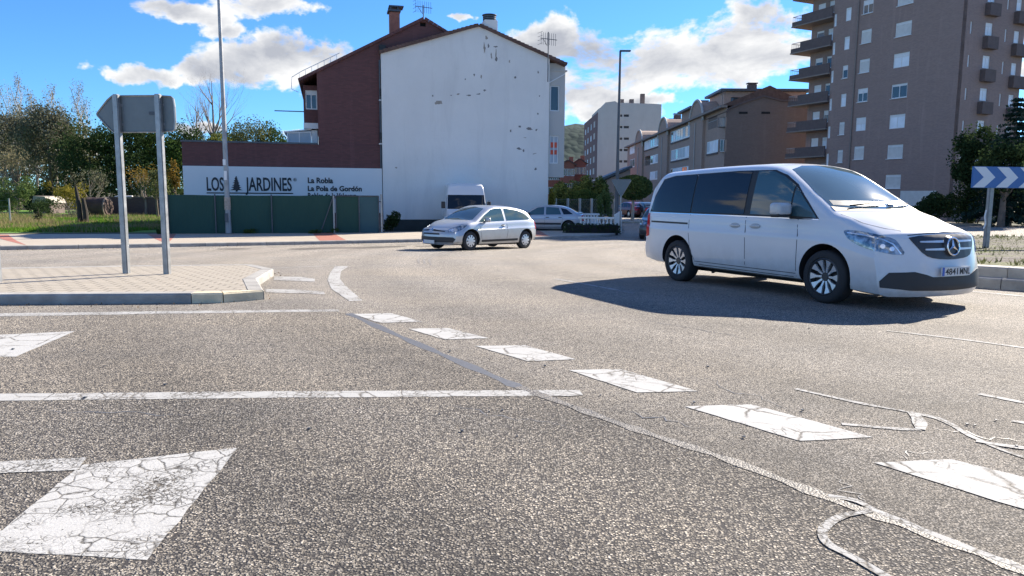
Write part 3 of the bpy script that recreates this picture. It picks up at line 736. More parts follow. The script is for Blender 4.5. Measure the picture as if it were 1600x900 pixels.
for py in (145, 213):
    q = sqh(597, py, 5, 11); MB().box(q[0][0]-.05, q[1][0], -.18, .02, q[0][1], q[2][1]).build('wall_lamp', M_black, r)
    q = sqh(596, py+12, 8, 1.5); MB().box(q[0][0], q[1][0], -.16, .02, q[0][1], q[2][1]).build('ledge', M_wframe, r)
# chimney stack
a = FB.uv(609.5, 50, 2); b = FB.uv(624.5, 19, 2)
ch = MB().box(a[0], b[0], 2, 2.7, a[1]-1, b[1]).build('chimney', simple('chimney_brick', (.33, .13, .09), .85, vary=.25), r, bevel=.01)
mb = MB().box(a[0]-.1, b[0]+.06, 1.92, 2.78, b[1]+.02, b[1]+.12)
for x in (a[0]+.05, b[0]-.1):
    for y in (2.05, 2.6): mb.box(x-.04, x+.04, y-.04, y+.04, b[1]+.12, b[1]+.27)
mb.box(a[0]-.04, b[0]+.22, 1.95, 2.75, b[1]+.27, b[1]+.34); mb.build('chimney_cap', M_dmetal, ch)
antenna(661.5, 8, 30, FB.o.y+3.6, 'small television antenna above the brown brick ridge')
# rail along the left slope
mb = MB(); s0 = Vector((el_[0]-.15, 0, el_[1]-.1)); s1 = Vector((ap[0]-sl*0-4.4, 0, ap[1]-sl*4.4)); up = Vector((0, 0, .42))
mb.tube([s0+Vector((.1, 0, -.45)), s0+Vector((-.25, 0, -.3)), s0+Vector((-.2, 0, .3)), s0+up+Vector((.3, 0, .2)), s1+up], .018, 6)
for i in range(7): p = s0.lerp(s1, (i+.5)/7); mb.tube([p+Vector((0, 0, .1)), p+up], .012, 5)
mb.build('roof_cable', M_wframe, r)
# bay on the left side
BY = .9
a = FB.uv(475, 192, BY); b = FB.uv(497, 136, BY); z_ = lambda py: FB.uv(485, py, BY)[1]
wq = [(a[0]+.1, z_(171)), (bx0-.02, z_(171)), (bx0-.02, z_(141)), (a[0]+.1, z_(141))]
wall('bay', [(a[0], z_(192)), (bx0-.01, z_(192)), (bx0-.01, z_(133.5)), (a[0], z_(133.5))], [wq], M_brown, r, 5.5, y=BY, reveal=.1)
MB().box(a[0]-.02, bx0-.01, BY-.02, BY+5.4, z_(201), z_(192)-.004).build('bay_base', M_wframe, r)
add_window(r, wq, BY, mull=1, shutter=.18, label='glazed end of the left upper bay')
MB().bar((a[0]-1.5, BY+.4, z_(173.5)), (a[0], BY+.4, z_(173.5)), .05).build('clothes_rail', M_dmetal, r)
# low building with the garden-centre sign
FL = Frame(0, 0, 14); FL.o = FW.o.copy()+FW.uy*.22
r = FL.root('low_brick_building', 'low flat-roofed dark brown building carrying the white lettered sign band behind the green screen', 'building')
lx0 = FL.uv(284.5, 240)[0]; lz = (FL.uv(284.5, 221.5)[1]+FL.uv(500, 226)[1])/2; lx1 = wx0-.01
wall('wall', [(lx0, zb), (lx1, zb), (lx1, lz), (lx0, lz)], [], M_brown, r, 12)
MB().box(lx0-.05, bx0-.02, -.05, 12, lz+.003, lz+.09).build('coping', M_dmetal, r)
sg0 = FL.uv(286.5, 258.5)[1]; sg1 = FL.uv(597, 264)[1]; sz1 = (sg0+sg1)/2; sx0 = FL.uv(286.5, 270)[0]
sgn = MB().box(sx0, lx1-.02, -.14, -.003, sz1-2.35, sz1).build('sign_panel', M_signw, r, bevel=.01)
def L_(px, py): return FL.uv(px, py, -.15)
yl = -.150
a = L_(322.5, 298.5); b = L_(352, 277.5); hL = b[1]-a[1]
text_obj('sign_lettering', 'LOS', hL/.72, M_letter, sgn, (a[0], yl, a[1]+.03), bold=.018, width=L_(349, 290)[0]-a[0])
c = L_(385, 298.5); d = L_(457, 279)
text_obj('sign_lettering', 'JARDINES', hL/.72, M_letter, sgn, (c[0], yl, c[1]+.03), bold=.018, width=d[0]-c[0])
e = L_(458.5, 283); text_obj('sign_lettering', '\u00ae', .22, M_letter, sgn, (e[0], yl, e[1]), bold=0)
u0 = L_(323, 301); u1 = L_(458, 302.5)
MB().box(u0[0], u1[0], yl-.01, yl+.008, (u0[1]+u1[1])/2-.03, (u0[1]+u1[1])/2+.03).build('sign_underline', M_letter, sgn)
tp = L_(370, 275); bt = L_(370, 299.5); hT = tp[1]-bt[1]; cx = bt[0]; pts = [(cx-.05, bt[1]), (cx-.05, bt[1]+hT*.1)]
lv = 6
for i in range(lv):
    w = hT*(.36*(1-i/lv)+.05); z0 = bt[1]+hT*(.10+.86*i/lv); pts += [(cx-w, z0+.03*(i % 2)), (cx-w*.55, z0+hT*.07), (cx-w*.42, z0+hT*.13)]
pts.append((cx, tp[1])); pts += [(2*cx-x-.02*((k*7) % 3), z) for k, (x, z) in enumerate(pts[:-1][::-1])]
MB().prism(pts, yl-.01, yl+.008).build('tree_emblem', M_letter, sgn)
for txt, x0, x1, yb, yt in (('La Robla', 480.5, 520, 285.3, 277), ('La Pola de Gord\u00f3n', 480.5, 565, 297.8, 290), ('Robles de la Valcueva', 480.8, 557, 309, 301)):
    a = L_(x0, yb); b = L_(x1, yb+1.2); hh = L_(x0, yt)[1]-a[1]
    text_obj('sign_lettering', txt, hh/.70, M_letter, sgn, (a[0], yl, (a[1]+b[1])/2), bold=.013, width=b[0]-a[0])
# terrace enclosure on its roof
TY = 1.2
a = FL.uv(449, 225, TY); b = FL.uv(497, 204, TY)
tr_ = thing('terrace_enclosure', 'white framed glazed terrace enclosure on the flat roof beside the brown house', 'enclosure', FL.o, FL.a)
fx = FL.uv(487, 210, TY)[0]; zt = FL.uv(470, 204.5, TY)[1]; z0 = lz+.1
MB().box(fx, bx0-.05, TY, TY+3, z0, zt+.05).build('end_panel', M_wframe, tr_)
MB().prism([(a[0]-.15, zt-.12), (fx, zt+.06), (fx, zt+.12), (a[0]-.15, zt-.05)], TY-.1, TY+3.1).build('roof', M_wframe, tr_)
add_window(tr_, [(a[0], z0), (fx-.01, z0), (fx-.01, zt), (a[0], zt-.1)], TY-.09, mull=1, mats=(M_wframe, M_glassb))
MB().box(a[0], a[0]+.04, TY, TY+3, z0, zt-.12).build('side_glass', M_glassb, tr_)

# ------------------------------------------------------------------ green screened fence with gate
FF = Frame(*G(264, 369.6), 14)
fth = (FF.uv(264, 303.5)[1]+FF.uv(500, 307)[1])/2
m, t = new_mat('green_screen_mesh'); co = t.coord()
c = t.mix(t.noise(t.mapping(co, scale=(1, 1, .5)), .9, 5, .6), (.012, .052, .040), (.022, .075, .058)); out(t, t.prin(c, .8, 0, t.bump(t.noise(t.mapping(co, scale=(3, 3, .4)), 2.5, 3), .5, .06))); M_green = m
fr = FF.root('screened_fence', 'long fence covered in dark green screening mesh in front of the garden centre building', 'fence')
fx1 = FF.uv(523, 330)[0]
def screen(x0, x1, z0, z1, y=.05, seg=.35, seed=0):
    mb = MB(); n = int((x1-x0)/seg)+1; rows = 4; vs = []
    for k in (0, .012):
        for j in range(rows+1):
            for i in range(n+1):
                x = x0+(x1-x0)*i/n; z = z0+(z1-z0)*j/rows; w = .035*noise.noise(Vector((x*1.1+seed, z*.8, 0)))
                vs.append((x, y+w+k, z+(.025*noise.noise(Vector((x*.7, 5, seed))) if j == rows else 0)))
    N = (n+1)*(rows+1); fs = []
    for j in range(rows):
        for i in range(n):
            q = (j*(n+1)+i, j*(n+1)+i+1, (j+1)*(n+1)+i+1, (j+1)*(n+1)+i); fs += [q, tuple(x+N for x in reversed(q))]
    for i in range(n): q = (rows*(n+1)+i, rows*(n+1)+i+1); fs.append((q[0], q[1], q[1]+N, q[0]+N))
    mb.add(vs, fs); return mb
screen(0, fx1-.05, .04, fth).build('screen', M_green, fr, smooth=True)
for px in (337, 425):
    x = FF.uv(px, 340)[0]; MB().tube([(x, 0, -.1), (x, 0, fth+.05)], .03, 8).build('post', M_dmetal, fr)
MB().tube([(0.02, 0, -.1), (.02, 0, fth+.05)], .03, 8).build('post', M_dmetal, fr)
MB().tube([(fx1-.04, -.02, -.1), (fx1-.04, -.02, fth+.02)], .045, 8).build('post', M_metal, fr)
bb = FF.uv(500, 360)[0]; MB().tube([(bb, -.03, .05), (fx1-.1, -.03, fth-.15)], .025, 8).build('brace', M_dmetal, fr)
gt = FF.root('screened_gate', 'metal gate covered in green mesh between the pale fence post and the white gable', 'gate')
gx1 = FF.uv(596, 330)[0]; gm = FF.uv(561, 330)[0]
mb = MB()
for x in (fx1+.06, gm, gx1-.12): mb.tube([(x, 0, .08), (x, 0, fth)], .025, 8)
for z in (.08, fth): mb.tube([(fx1+.06, 0, z), (gx1-.12, 0, z)], .025, 8)
mb.build('gate_frame', M_dmetal, gt)
screen(fx1+.08, gm, .1, fth-.02, .04, seed=3).build('screen', M_green, gt, smooth=True)
M_green2 = simple('faded_green_mesh', (.035, .085, .10), .8, vary=.15, scale=1)
screen(gm+.03, gx1-.14, .1, fth-.02, .04, seed=5).build('screen', M_green2, gt, smooth=True)
MB().tube([(gx1, 0, -.1), (gx1, 0, fth+.08)], .05, 8).build('gate_post', M_metal, gt)
for z in (.35, fth-.25): MB().bar((gx1-.14, -.02, z), (gx1, -.02, z), .05).build('hinge', M_dmetal, gt)
# ------------------------------------------------------------------ brick tower on the right
M_tslab = simple('balcony_slab', (.24, .20, .18), .8, vary=.1)
M_tdark = simple('dark_balcony_brick', (.125, .095, .09), .85, vary=.15)
M_rail = simple('railing_paint', (.30, .29, .29), .5)
A0 = (38.9, 66.2)
TL = Frame(A0[0], A0[1], -65.2); TR = Frame(A0[0], A0[1], 24.8)
r = thing('brick_tower_block', 'tall brown brick apartment tower with white windows and stacked balconies, right of the row block', 'tower block', TL.o, TL.a)
def c6(x, y): return (1180+x/3, y/3)
def quad(fr, px, py, w, h, d=0):
    a = fr.uv(px-w/2, py+h/2, d); b = fr.uv(px+w/2, py-h/2, d); zc = fr.uv(px, py, d)[1]; hh = abs(fr.uv(px, py-h/2, d)[1]-fr.uv(px, py+h/2, d)[1])
    return [(a[0], zc-hh/2), (b[0], zc-hh/2), (b[0], zc+hh/2), (a[0], zc+hh/2)]
ST = 2.83; TOPZ = 31
xl = TL.uv(1296, 150)[0]; xe = TL.uv(1249, 150)[0]
holes = []; spec = []
for (px, py, w, h, mull, kinds) in ((1405, 142, 26, 22, 1, 'sscgcs'), (1347.7, 148.7, 17, 21, 1, 'gscgss'), (1317.7, 156.7, 9.5, 20, 0, 'csscgc'), (1297.7+2.5, 120, 5, 19, 0, 'cccccc')):
    q = quad(TL, px, py, w, h)
    base = q[0][1]
    for k in range(-3, 8):
        z = base+ST*k
        if z < 1.2 or z+1.4 > TOPZ: continue
        qq = [(q[0][0], z), (q[1][0], z), (q[1][0], z+(q[2][1]-q[0][1])), (q[0][0], z+(q[2][1]-q[0][1]))]
        if all(qq[1][0]+.1 < hq[0][0] or qq[0][0]-.1 > hq[1][0] or True for hq in holes): holes.append(qq); spec.append((qq, mull, kinds[(k+3) % len(kinds)]))
wall('wall', [(xl, -.5), (0, -.5), (0, TOPZ), (xl, TOPZ)], holes, M_brick, r, .5, reveal=.18)
MB().box(xl+.1, -.52, .52, 9, -.4, TOPZ-.2).build('core', M_tdark, r)
def tw(parent, qq, mull, kd, y=0, **k):
    if kd == 's': add_window(parent, qq, y, mull=0, mats=(M_wframe, M_shut), frame=.07, shutter=.12, sill=True, **k)
    elif kd == 'c': add_window(parent, qq, y, mull=mull, mats=(M_wframe, M_glassc), frame=.07, shutter=random.choice((.12, .25, .45, .6)), **k)
    else: add_window(parent, qq, y, mull=mull, mats=(M_wframe, M_glass), frame=.08, shutter=random.choice((.1, .3)), sill=True, **k)
for qq, mull, kd in spec: tw(r, qq, mull, kd)
# downpipe
dp = TL.uv(1331, 200)[0]; MB().tube([(dp, -.10, 0), (dp, -.10, TOPZ)], .07, 8).build('downpipe', M_tslab, r)
# balcony wing (left of the main wall), wall recessed 1.3 m
zt = TL.uv(*c6(240, 125+0))[1]
zp = TL.uv(*c6(345, 340-40))[1]
W_y = 1.3
bh = []
pz = TL.uv(1262, 88)[1]      # parapet reference: third balcony from the top of the picture
par0 = TL.uv(1262, 122)[1]
for k in range(-4, 8):
    z = par0+ST*k
    if z < 2 or z > TOPZ-2.5: continue
    for u in (.18, .55): x0 = xe+(xl-xe)*u; bh.append([(x0, z+.9), (x0+1.0, z+.9), (x0+1.0, z+2.15), (x0, z+2.15)])
wg = wall('balcony_wall', [(xe, -.5), (xl-.01, -.5), (xl-.01, TOPZ), (xe, TOPZ)], bh, M_brick, r, 7, y=W_y)
for q in bh: tw(r, q, 0, random.choice('cgc'), y=W_y)
for k in range(-4, 8):
    z = par0+ST*k
    if z < 2 or z > TOPZ-2: continue
    b = MB().box(xe-.02, xl-.02, -.25, -.13, z+.12, z+1.12).box(xe-1.35, xe-.02, -.25, -.13, z+.12, z+.55).box(xe-1.35, xe-1.23, -.13, W_y+1.5, z+.12, z+.55).build('balcony', M_tdark, r)
    MB().box(xe-1.4, xl-.03, -.30, W_y+1.5, z, z+.117).build('slab', M_tslab, b)
    mb = MB(); mb.bar((xe-1.29, -.19, z+1.1), (xe, -.19, z+1.1), .05); mb.bar((xe-1.29, -.19, z+1.1), (xe-1.29, W_y+1.4, z+1.1), .05)
    for i in range(8): mb.bar((xe-1.29+i*.17, -.19, z+.55), (xe-1.29+i*.17, -.19, z+1.1), .02)
    for i in range(9): mb.bar((xe-1.29, -.19+i*.33, z+.55), (xe-1.29, -.19+i*.33, z+1.1), .02)
    mb.build('railing', M_rail, b)
# right face
rr = thing('tower_right_wing', '', 'x', (0, 0, 0), TR.a-TL.a); bpy.data.objects.remove(rr)
def sub_frame(o): o.rotation_euler = (0, 0, TR.a-TL.a); return o
xr1 = TR.uv(1592, 150)[0]; holes = []; spec = []
for (px, py, w, h, mull, kd) in ((1511, 120, 4.5, 19, 0, 'c'), (1541, 97, 13, 20, 1, 'c'), (1567, 106, 4.5, 20, 0, 'c'), (1584, 108, 10, 19, 0, 'c')):
    q = quad(TR, px, py, w, h)
    if px == 1511: q = quad(TR, 1513.3, 95, w, h)
    for k in range(-3, 7):
        z = q[0][1]+ST*k
        if z < 1.2 or z+1.4 > TOPZ: continue
        qq = [(q[0][0], z), (q[1][0], z), (q[1][0], z+q[2][1]-q[0][1]), (q[0][0], z+q[2][1]-q[0][1])]; holes.append(qq); spec.append((qq, mull, kd, px))
mid = MB()
wr = wall('wall', [(0.003, -.5), (xr1, -.5), (xr1, TOPZ), (0.003, TOPZ)], holes, M_brick, r, .5, reveal=.18); sub_frame(wr)
for qq, mull, kd, px in spec:
    k0 = set(bpy.data.objects); tw(r, qq, mull, kd)
    for o in set(bpy.data.objects)-k0:
        if o.parent == r: sub_frame(o)
    if px in (1541, 1584):
        w_ = .25 if px == 1541 else .5
        x1_ = qq[1][0]+w_ if px == 1541 else xr1+1.3
        sub_frame(MB().box(qq[0][0]-.25, x1_, -.5, -.01, qq[0][1]-1.2, qq[0][1]-.15).build('balcony', M_tdark, r))
sub_frame(MB().box(1.2, 11, -.06, -.003, TOPZ-.4, TOPZ+.2).build('cornice', M_tslab, r))
# shop front glimpsed at the foot of the tower
MB().box(-4.8, -1.2, -.05, .02, .1, 2.6).build('garage_door', M_shut, r)

# ------------------------------------------------------------------ row block of brick flats with glazed bays
def c5(x, y): return (860+x/4, 140+y/4)
RX, RY = 24.9, 88.0
RF = Frame(RX, RY, -90); RE = Frame(RX, RY, 0)
r = thing('row_block', 'low brick apartment block with white glazed bays and arched rooftop gables, receding along the street', 'apartment block', RF.o, RF.a)
def rp(x, y, d=0): return RF.uv(*c5(x, y), d)
roofz = (rp(1050, 165)[1]+rp(755, 258)[1]+rp(590, 300)[1])/3
xf = rp(483, 340)[0]
def rq(x0, ya0, yb0, x1, ya1, yb1):   # left x, top y, bottom y ; right x, top, bottom -> rectangle in wall coordinates
    a = rp(x0, yb0); b = rp(x1, yb1); c = rp(x1, ya1); d = rp(x0, ya0)
    return [(a[0], (a[1]+b[1])/2), (b[0], (a[1]+b[1])/2), (b[0], (c[1]+d[1])/2), (a[0], (c[1]+d[1])/2)]
bays = [rq(755, 262, 330, 877, 225, 298), rq(755, 377, 448, 874, 354, 424), rq(588, 325, 380, 680, 293, 352), rq(626, 414, 468, 674, 404, 458), rq(498, 350, 405, 526, 342, 398), rq(498, 440, 490, 526, 432, 484), rq(980, 330, 405, 1048, 312, 388)]
for q in bays[:2]+bays[2:3]: pass
opens = [rq(985, 178, 250, 1040, 168, 240), rq(590, 420, 478, 622, 413, 470)]
small = [rq(897, 226, 278, 918, 220, 272), rq(945, 212, 266, 967, 206, 260), rq(894, 362, 415, 914, 358, 411), rq(942, 352, 404, 961, 348, 400), rq(692, 296, 338, 706, 290, 333), rq(723, 288, 330, 734, 284, 326), rq(692, 402, 444, 704, 398, 440), rq(722, 396, 438, 733, 393, 435), rq(540, 345, 380, 552, 341, 377), rq(568, 338, 372, 578, 335, 370)]
more_z = -2.83
ext = [[(x, z-2.83) for x, z in q] for q in bays[:2][1:]+bays[3:4]+small[2:4]]
holes = bays+opens+small+ext
hs_ok = [q for q in holes if min(p[1] for p in q) > .3]
wall('wall', [(xf, -.5), (0, -.5), (0, roofz), (xf, roofz)], hs_ok, M_rowp, r, 10, reveal=.9)
def row_glaze(q, n):
    mb = MB(); fr_ = .09; (x0, z0), (x1, _), (_, z1) = q[0], q[1], q[2]; y = -.05
    mb.box(x0, x1, y, y+.06, z0, z0+.22); mb.box(x0, x1, y, y+.06, z1-fr_, z1)
    for i in range(n+1): x = x0+(x1-x0)*i/n; mb.box(x-.05, x+.05, y-.003, y+.063, z0+.002, z1-.002)
    w = mb.build('glazed_bay', M_wframe, r)
    for i in range(n): a = x0+(x1-x0)*i/n+.05; b = x0+(x1-x0)*(i+1)/n-.05; MB().box(a, b, y+.02, y+.03, z0+.22, z1-fr_).build('pane', random.choice([M_glassc, M_glassc, M_glassb, M_glass]), w)
for q, n in zip(bays, (8, 8, 7, 3, 2, 2, 4)): row_glaze(q, n)
row_glaze(ext[0], 8); row_glaze(ext[1], 3)
for q in small+ext[2:]: add_window(r, q, 0, mull=0, mats=(M_wframe, M_glassb), frame=.08)
MB().box(xf+.3, -.3, .86, .9, .2, roofz-.3).build('inner_wall', M_tdark, r)
for q in opens:
    mb = MB(); mb.box(q[0][0], q[1][0], .0, .04, q[0][1]+.9, q[0][1]+.96)
    for i in range(10): x = q[0][0]+(q[1][0]-q[0][0])*i/9; mb.box(x-.015, x+.015, .01, .03, q[0][1], q[0][1]+.9)
    mb.build('balcony_railing', M_rail, r)
for q in bays[:3]+bays[6:]: MB().box(q[0][0]-.1, q[1][0]+.1, -.12, -.003, q[0][1]-.22, q[0][1]-.02).build('bay_sill', M_tdark, r)
MB().box(xf, .5, -.75, .0, roofz+.0, roofz+.28).build('eave', M_tslab, r)
# roof behind eave, arched gables
mb = MB(); mb.prism([(-.6, roofz+.28), (5, roofz+2.6), (10.2, roofz+.28)], xf, 0, plane='yz'); 
mb2 = MB(); mb2.v = [(x, y, z) for x, y, z in mb.v]; mb2.f = mb.f; mb2.m = mb.m; mb2.build('roof', M_tile, r)
for (xa, xb, yt) in ((890, 972, 108), (690, 748, 196), (543, 588, 264)):
    a = rp(xa, yt+60)[0]; b = rp(xb, yt+40)[0]; zt_ = rp((xa+xb)/2, yt)[1]; w = (b-a); pts = [(a, 0)]; R_ = w/2
    zt_ = roofz+2.3; zs = zt_-R_*.8
    pts = [(a, 1), (b, 1)]+[((a+b)/2+R_*math.cos(math.pi*i/12), zs+R_*.8*math.sin(math.pi*i/12)) for i in range(13)]
    tg = MB().prism(pts, -.35, 3.5).build('arched_gable', M_rowp, r)
    ring = MB(); arc_ = [((a+b)/2+(R_+.12)*math.cos(math.pi*i/16), -.4, zs+(R_*.8+.12)*math.sin(math.pi*i/16)) for i in range(17)]
    ring.tube(arc_, .16, 6); ring.tube([(p[0], 3.4, p[2]) for p in arc_], .1, 6); ring.build('arch_trim', M_greyr, tg)
    MB().tube([((a+b)/2-.2, -.45, .3), ((a+b)/2-.2, -.45, zs)], .07, 6).build('downpipe', M_greyr, tg)
# end wall facing us
ex1 = RE.uv(1262, 200)[0]
endp = [(.03, -.5), (ex1, -.5)]+[RE.uv(*c5(x, y)) for x, y in ((1620, 70), (1540, 72), (1450, 76), (1330, 46), (1200, 88), (1118, 122), (1052, 148))]
endp[-1] = (.03, endp[-1][1])
bw = [RE.uv(*c5(x, y)) for x, y in ((1058, 388), (1100, 380), (1100, 312), (1058, 316))]; bw = sq(bw)
bo = sq([RE.uv(*c5(x, y)) for x, y in ((1056, 235), (1100, 235), (1100, 172), (1056, 172))])
ew = wall('end_wall', endp, [bw, bo], M_rowb, r, 9, reveal=.8); ew.rotation_euler = (0, 0, rad(90)); ew.location = (.004, 0, 0)
k0 = set(bpy.data.objects); add_window(r, bw, 0, mull=1, mats=(M_wframe, M_glass), inset=.05)
for o in set(bpy.data.objects)-k0:
    if o.parent == r: o.rotation_euler = (0, 0, rad(90))
mb = MB()
for i in range(6): x = bo[0][0]+(bo[1][0]-bo[0][0])*i/5; mb.box(x-.05, x+.05, .1, .14, bo[0][1], bo[2][1])
mb.box(bo[0][0], bo[1][0], .1, .14, bo[0][1], bo[0][1]+.1); o = mb.build('balcony_screen', M_greyr, r); o.rotation_euler = (0, 0, rad(90))
for px in (1205, 1345):
    a = RE.uv(*c5(px, 145)); o = MB().box(a[0]-.5, a[0]+.5, -.06, .0, a[1]-.12, a[1]+.12).build('wall_vent', M_dark, r); o.rotation_euler = (0, 0, rad(90))
e = [(p[0], p[1]) for p in endp[2:]]
cop = MB()
for i in range(len(e)-1): cop.bar((e[i][0], 4.4, e[i][1]+.1), (e[i+1][0], 4.4, e[i+1][1]+.1), 9.2, .2)
o = cop.build('coping', M_tdark, r); o.rotation_euler = (0, 0, rad(90))
# penthouses stepping up behind
for (x0, x1, yt, yb, Y, mat, nm) in ((1088, 1600, 12, 90, 96, simple('pink_render', (.50, .34, .27), .85), 'pinkish rooftop storey with a dark flat roof above the row block end wall'),
                                    (848, 1085, 118, 200, 108, M_rowp, 'brick rooftop storey above the middle of the row block'), (682, 850, 195, 260, 122, M_rowp, 'small brick rooftop storey above the far bays of the row block')):
    p0 = AT(*c5(x0, yt), Y); p1 = AT(*c5(x1, yt), Y); zb0 = roofz+gz(88)+.3; h = p0.z-zb0; xs_ = max(p0.x, RX+.9)
    g = thing('rooftop_storey', nm, 'rooftop storey', (xs_, Y, zb0), 0)
    w = p1.x-xs_
    wn = [rect(w*u, h-1.5, min(1.2, w*.15), .8) for u in (.14, .8)] if h > 1.9 else []
    wall('wall', [(0, 0), (w, 0), (w, h), (0, h)], wn, mat, g, 7)
    for q in wn: add_window(g, q, 0, mull=1, mats=(M_dframe, M_glass))
    MB().box(-.6, w+.5, -.7, 7.5, h+.002, h+.3).build('roof', M_dmetal, g)
    mb = MB(); mb.box(w*.35, w*.35+1.1, 2, 2.7, h+.3, h+1.2); mb.box(w*.35-.1, w*.35+1.2, 1.9, 2.8, h+1.3, h+1.42); mb.build('chimney', M_tdark, g)
antenna(1128.5, 140, 166, 92, 'thin rooftop antenna beside the pinkish rooftop storey')

# ------------------------------------------------------------------ cream slab block far behind
CY = 181; cxx = AT(933, 250, CY).x
CE = Frame(cxx, CY, 0); CFr = Frame(cxx, CY, -90)
r = thing('cream_block', 'tall cream rendered apartment block with a brown brick front, behind the slim street lamp', 'apartment block', CE.o, 0)
def ce(x, y): return CE.uv(*c5(x, y))
poly = [(0, -1), (ce(695, 100)[0], -1), ce(695, 92), ce(640, 88), ce(420, 82), ce(405, 72), ce(345, 80), ce(335, 98), (0, ce(290, 122)[1])]
vh = []
for y in (162, 234, 306, 377, 448):
    for x in (438, 475): a = ce(x, y); vh.append(rect(a[0], a[1]-.3, 1.25 if x == 475 else .9, .55))
wall('wall', poly, vh, M_cream, r, 14, reveal=.4)
for q in vh: MB().box(q[0][0], q[1][0], .3, .34, q[0][1], q[2][1]).build('vent_window', M_dframe, r)
for x in (458, 521, 590):
    a = ce(x, 84); MB().box(a[0]-.5, a[0]+.5, 3, 4.2, a[1]-.5, a[1]+(1.3 if x < 580 else 2.6)).build('chimney', M_rowb, r)
zt_ = CFr.uv(932, 177.5)[1]; x0 = CFr.uv(913, 190)[0]; fh = []
for k in range(8):
    for u in (.12, .32, .55, .78): fh.append(rect(x0*(1-u), zt_-3.0-2.9*k, 3.6, 1.5))
fh = [q for q in fh if q[0][1] > .5]
o = wall('brick_front', [(x0, -1), (0, -1), (0, zt_), (x0, zt_+.5)], fh, brick_mat('cream_block_brick', (.24, .12, .10), (.2, .1, .09)), r, 3, reveal=.4); o.rotation_euler = (0, 0, rad(-90)); o.location = (-.02, .05, 0)
for i, q in enumerate(fh):
    k0 = set(bpy.data.objects); add_window(r, q, 0, mull=1, mats=(M_wframe, M_glassb if i % 3 else M_glassc), frame=.15)
    for o in set(bpy.data.objects)-k0:
        if o.parent == r: o.rotation_euler = (0, 0, rad(-90))
MB().prism([(0, zt_-.3), (14.2, zt_-.3), (14.2, zt_+1.5), (3, poly[-2][1])], 0, 3).v
# ------------------------------------------------------------------ orange brick houses
def orange_house(px0, px1, ytop, yeave, Y, label):
    a = AT(px0, yeave, Y); b = AT(px1, ytop, Y); w = b.x-a.x; g = thing('orange_house', label, 'house', (a.x, Y, gz(Y)), 0, 'orange brick houses under the hill')
    ze = a.z-gz(Y); zt = b.z-gz(Y); wn = []
    for k in range(3):
        for u in (.18, .5, .82):
            if ze-2.2-2.8*k > .4: wn.append(rect(w*u, ze-2.2-2.8*k, 1.0, 1.4))
    wall('wall', [(0, -1), (w, -1), (w, ze), (w/2, zt), (0, ze)], wn, M_orange, g, 10)
    for q in wn: add_window(g, q, 0, mull=1, frame=.09)
    roof(g, [(-.4, ze-.25), (w/2, zt), (w+.4, ze-.25)], -.3, 10.4, .25, M_tile, scallop=False)
    MB().box(w*.68, w*.68+.8, 3, 4, zt-1.2, zt+.9).build('chimney', M_orange, g)
orange_house(857, 877, 258, 264, 150, 'orange brick house showing just right of the white gable, leftmost of its row')
orange_house(877, 898, 251, 257, 146, 'orange brick gabled house in the middle of its row below the wooded hill')
orange_house(897, 915, 249, 255, 150, 'orange brick house touching the foot of the cream apartment block')
# low grey roofed building at the foot of the cream block
p = AT(938, 284, 110); q = AT(985, 262, 110); zr = q.z-gz(110)
g = thing('low_house', 'low building with a dark sloping roof between the round tree and the cream block', 'house', (p.x, 110, gz(110)), 0); w = q.x-p.x
wn = [rect(w*.75, zr-3.2, 1.2, 1.2)]
wall('wall', [(0, -1), (w, -1), (w, zr-.2), (0, zr-2.2)], wn, M_rowp, g, 8); add_window(g, wn[0], 0)
roof(g, [(-.5, zr-2.2), (w+.3, zr)], -.4, 8.4, .35, M_dmetal, scallop=False)
# ------------------------------------------------------------------ wooded hill
m, t = new_mat('wooded_hill'); co = t.coord(); v = t.voro(t.mapping(co, scale=(1, .3, 1)), .2)
c = t.mix(t.noise(co, .03, 5, .7), (.020, .042, .040), (.035, .062, .048)); c = t.mix(t.ramp(v.outputs['Distance'], (.1, 0.0), (.8, .6)), c, (.012, .03, .03))
out(t, t.prin(c, .95, 0, t.bump(t.math('SUBTRACT', 1, v.outputs['Distance']), .6, 1.5), **{'Specular IOR Level': .1})); M_hill = m
mb = MB(); nx, ny = 90, 40; vs = []; pk_ = AT(930, 196, 700)
for j in range(ny):
    for i in range(nx):
        x = -500+1500*i/(nx-1); y = 420+900*j/(ny-1); h = (pk_.z+2)*math.exp(-((x-pk_.x-40)/260)**2)*math.exp(-((y-720)/230)**2)
        h += 8*noise.noise(Vector((x*.008, y*.008, 0)))+3*noise.noise(Vector((x*.05, y*.05, 1))); vs.append((x, y, h-3))
mb.add(vs, [(j*nx+i, j*nx+i+1, (j+1)*nx+i+1, (j+1)*nx+i) for j in range(ny-1) for i in range(nx-1)])
o = mb.build('hill', M_hill, fix=False, smooth=True); o['kind'] = 'structure'
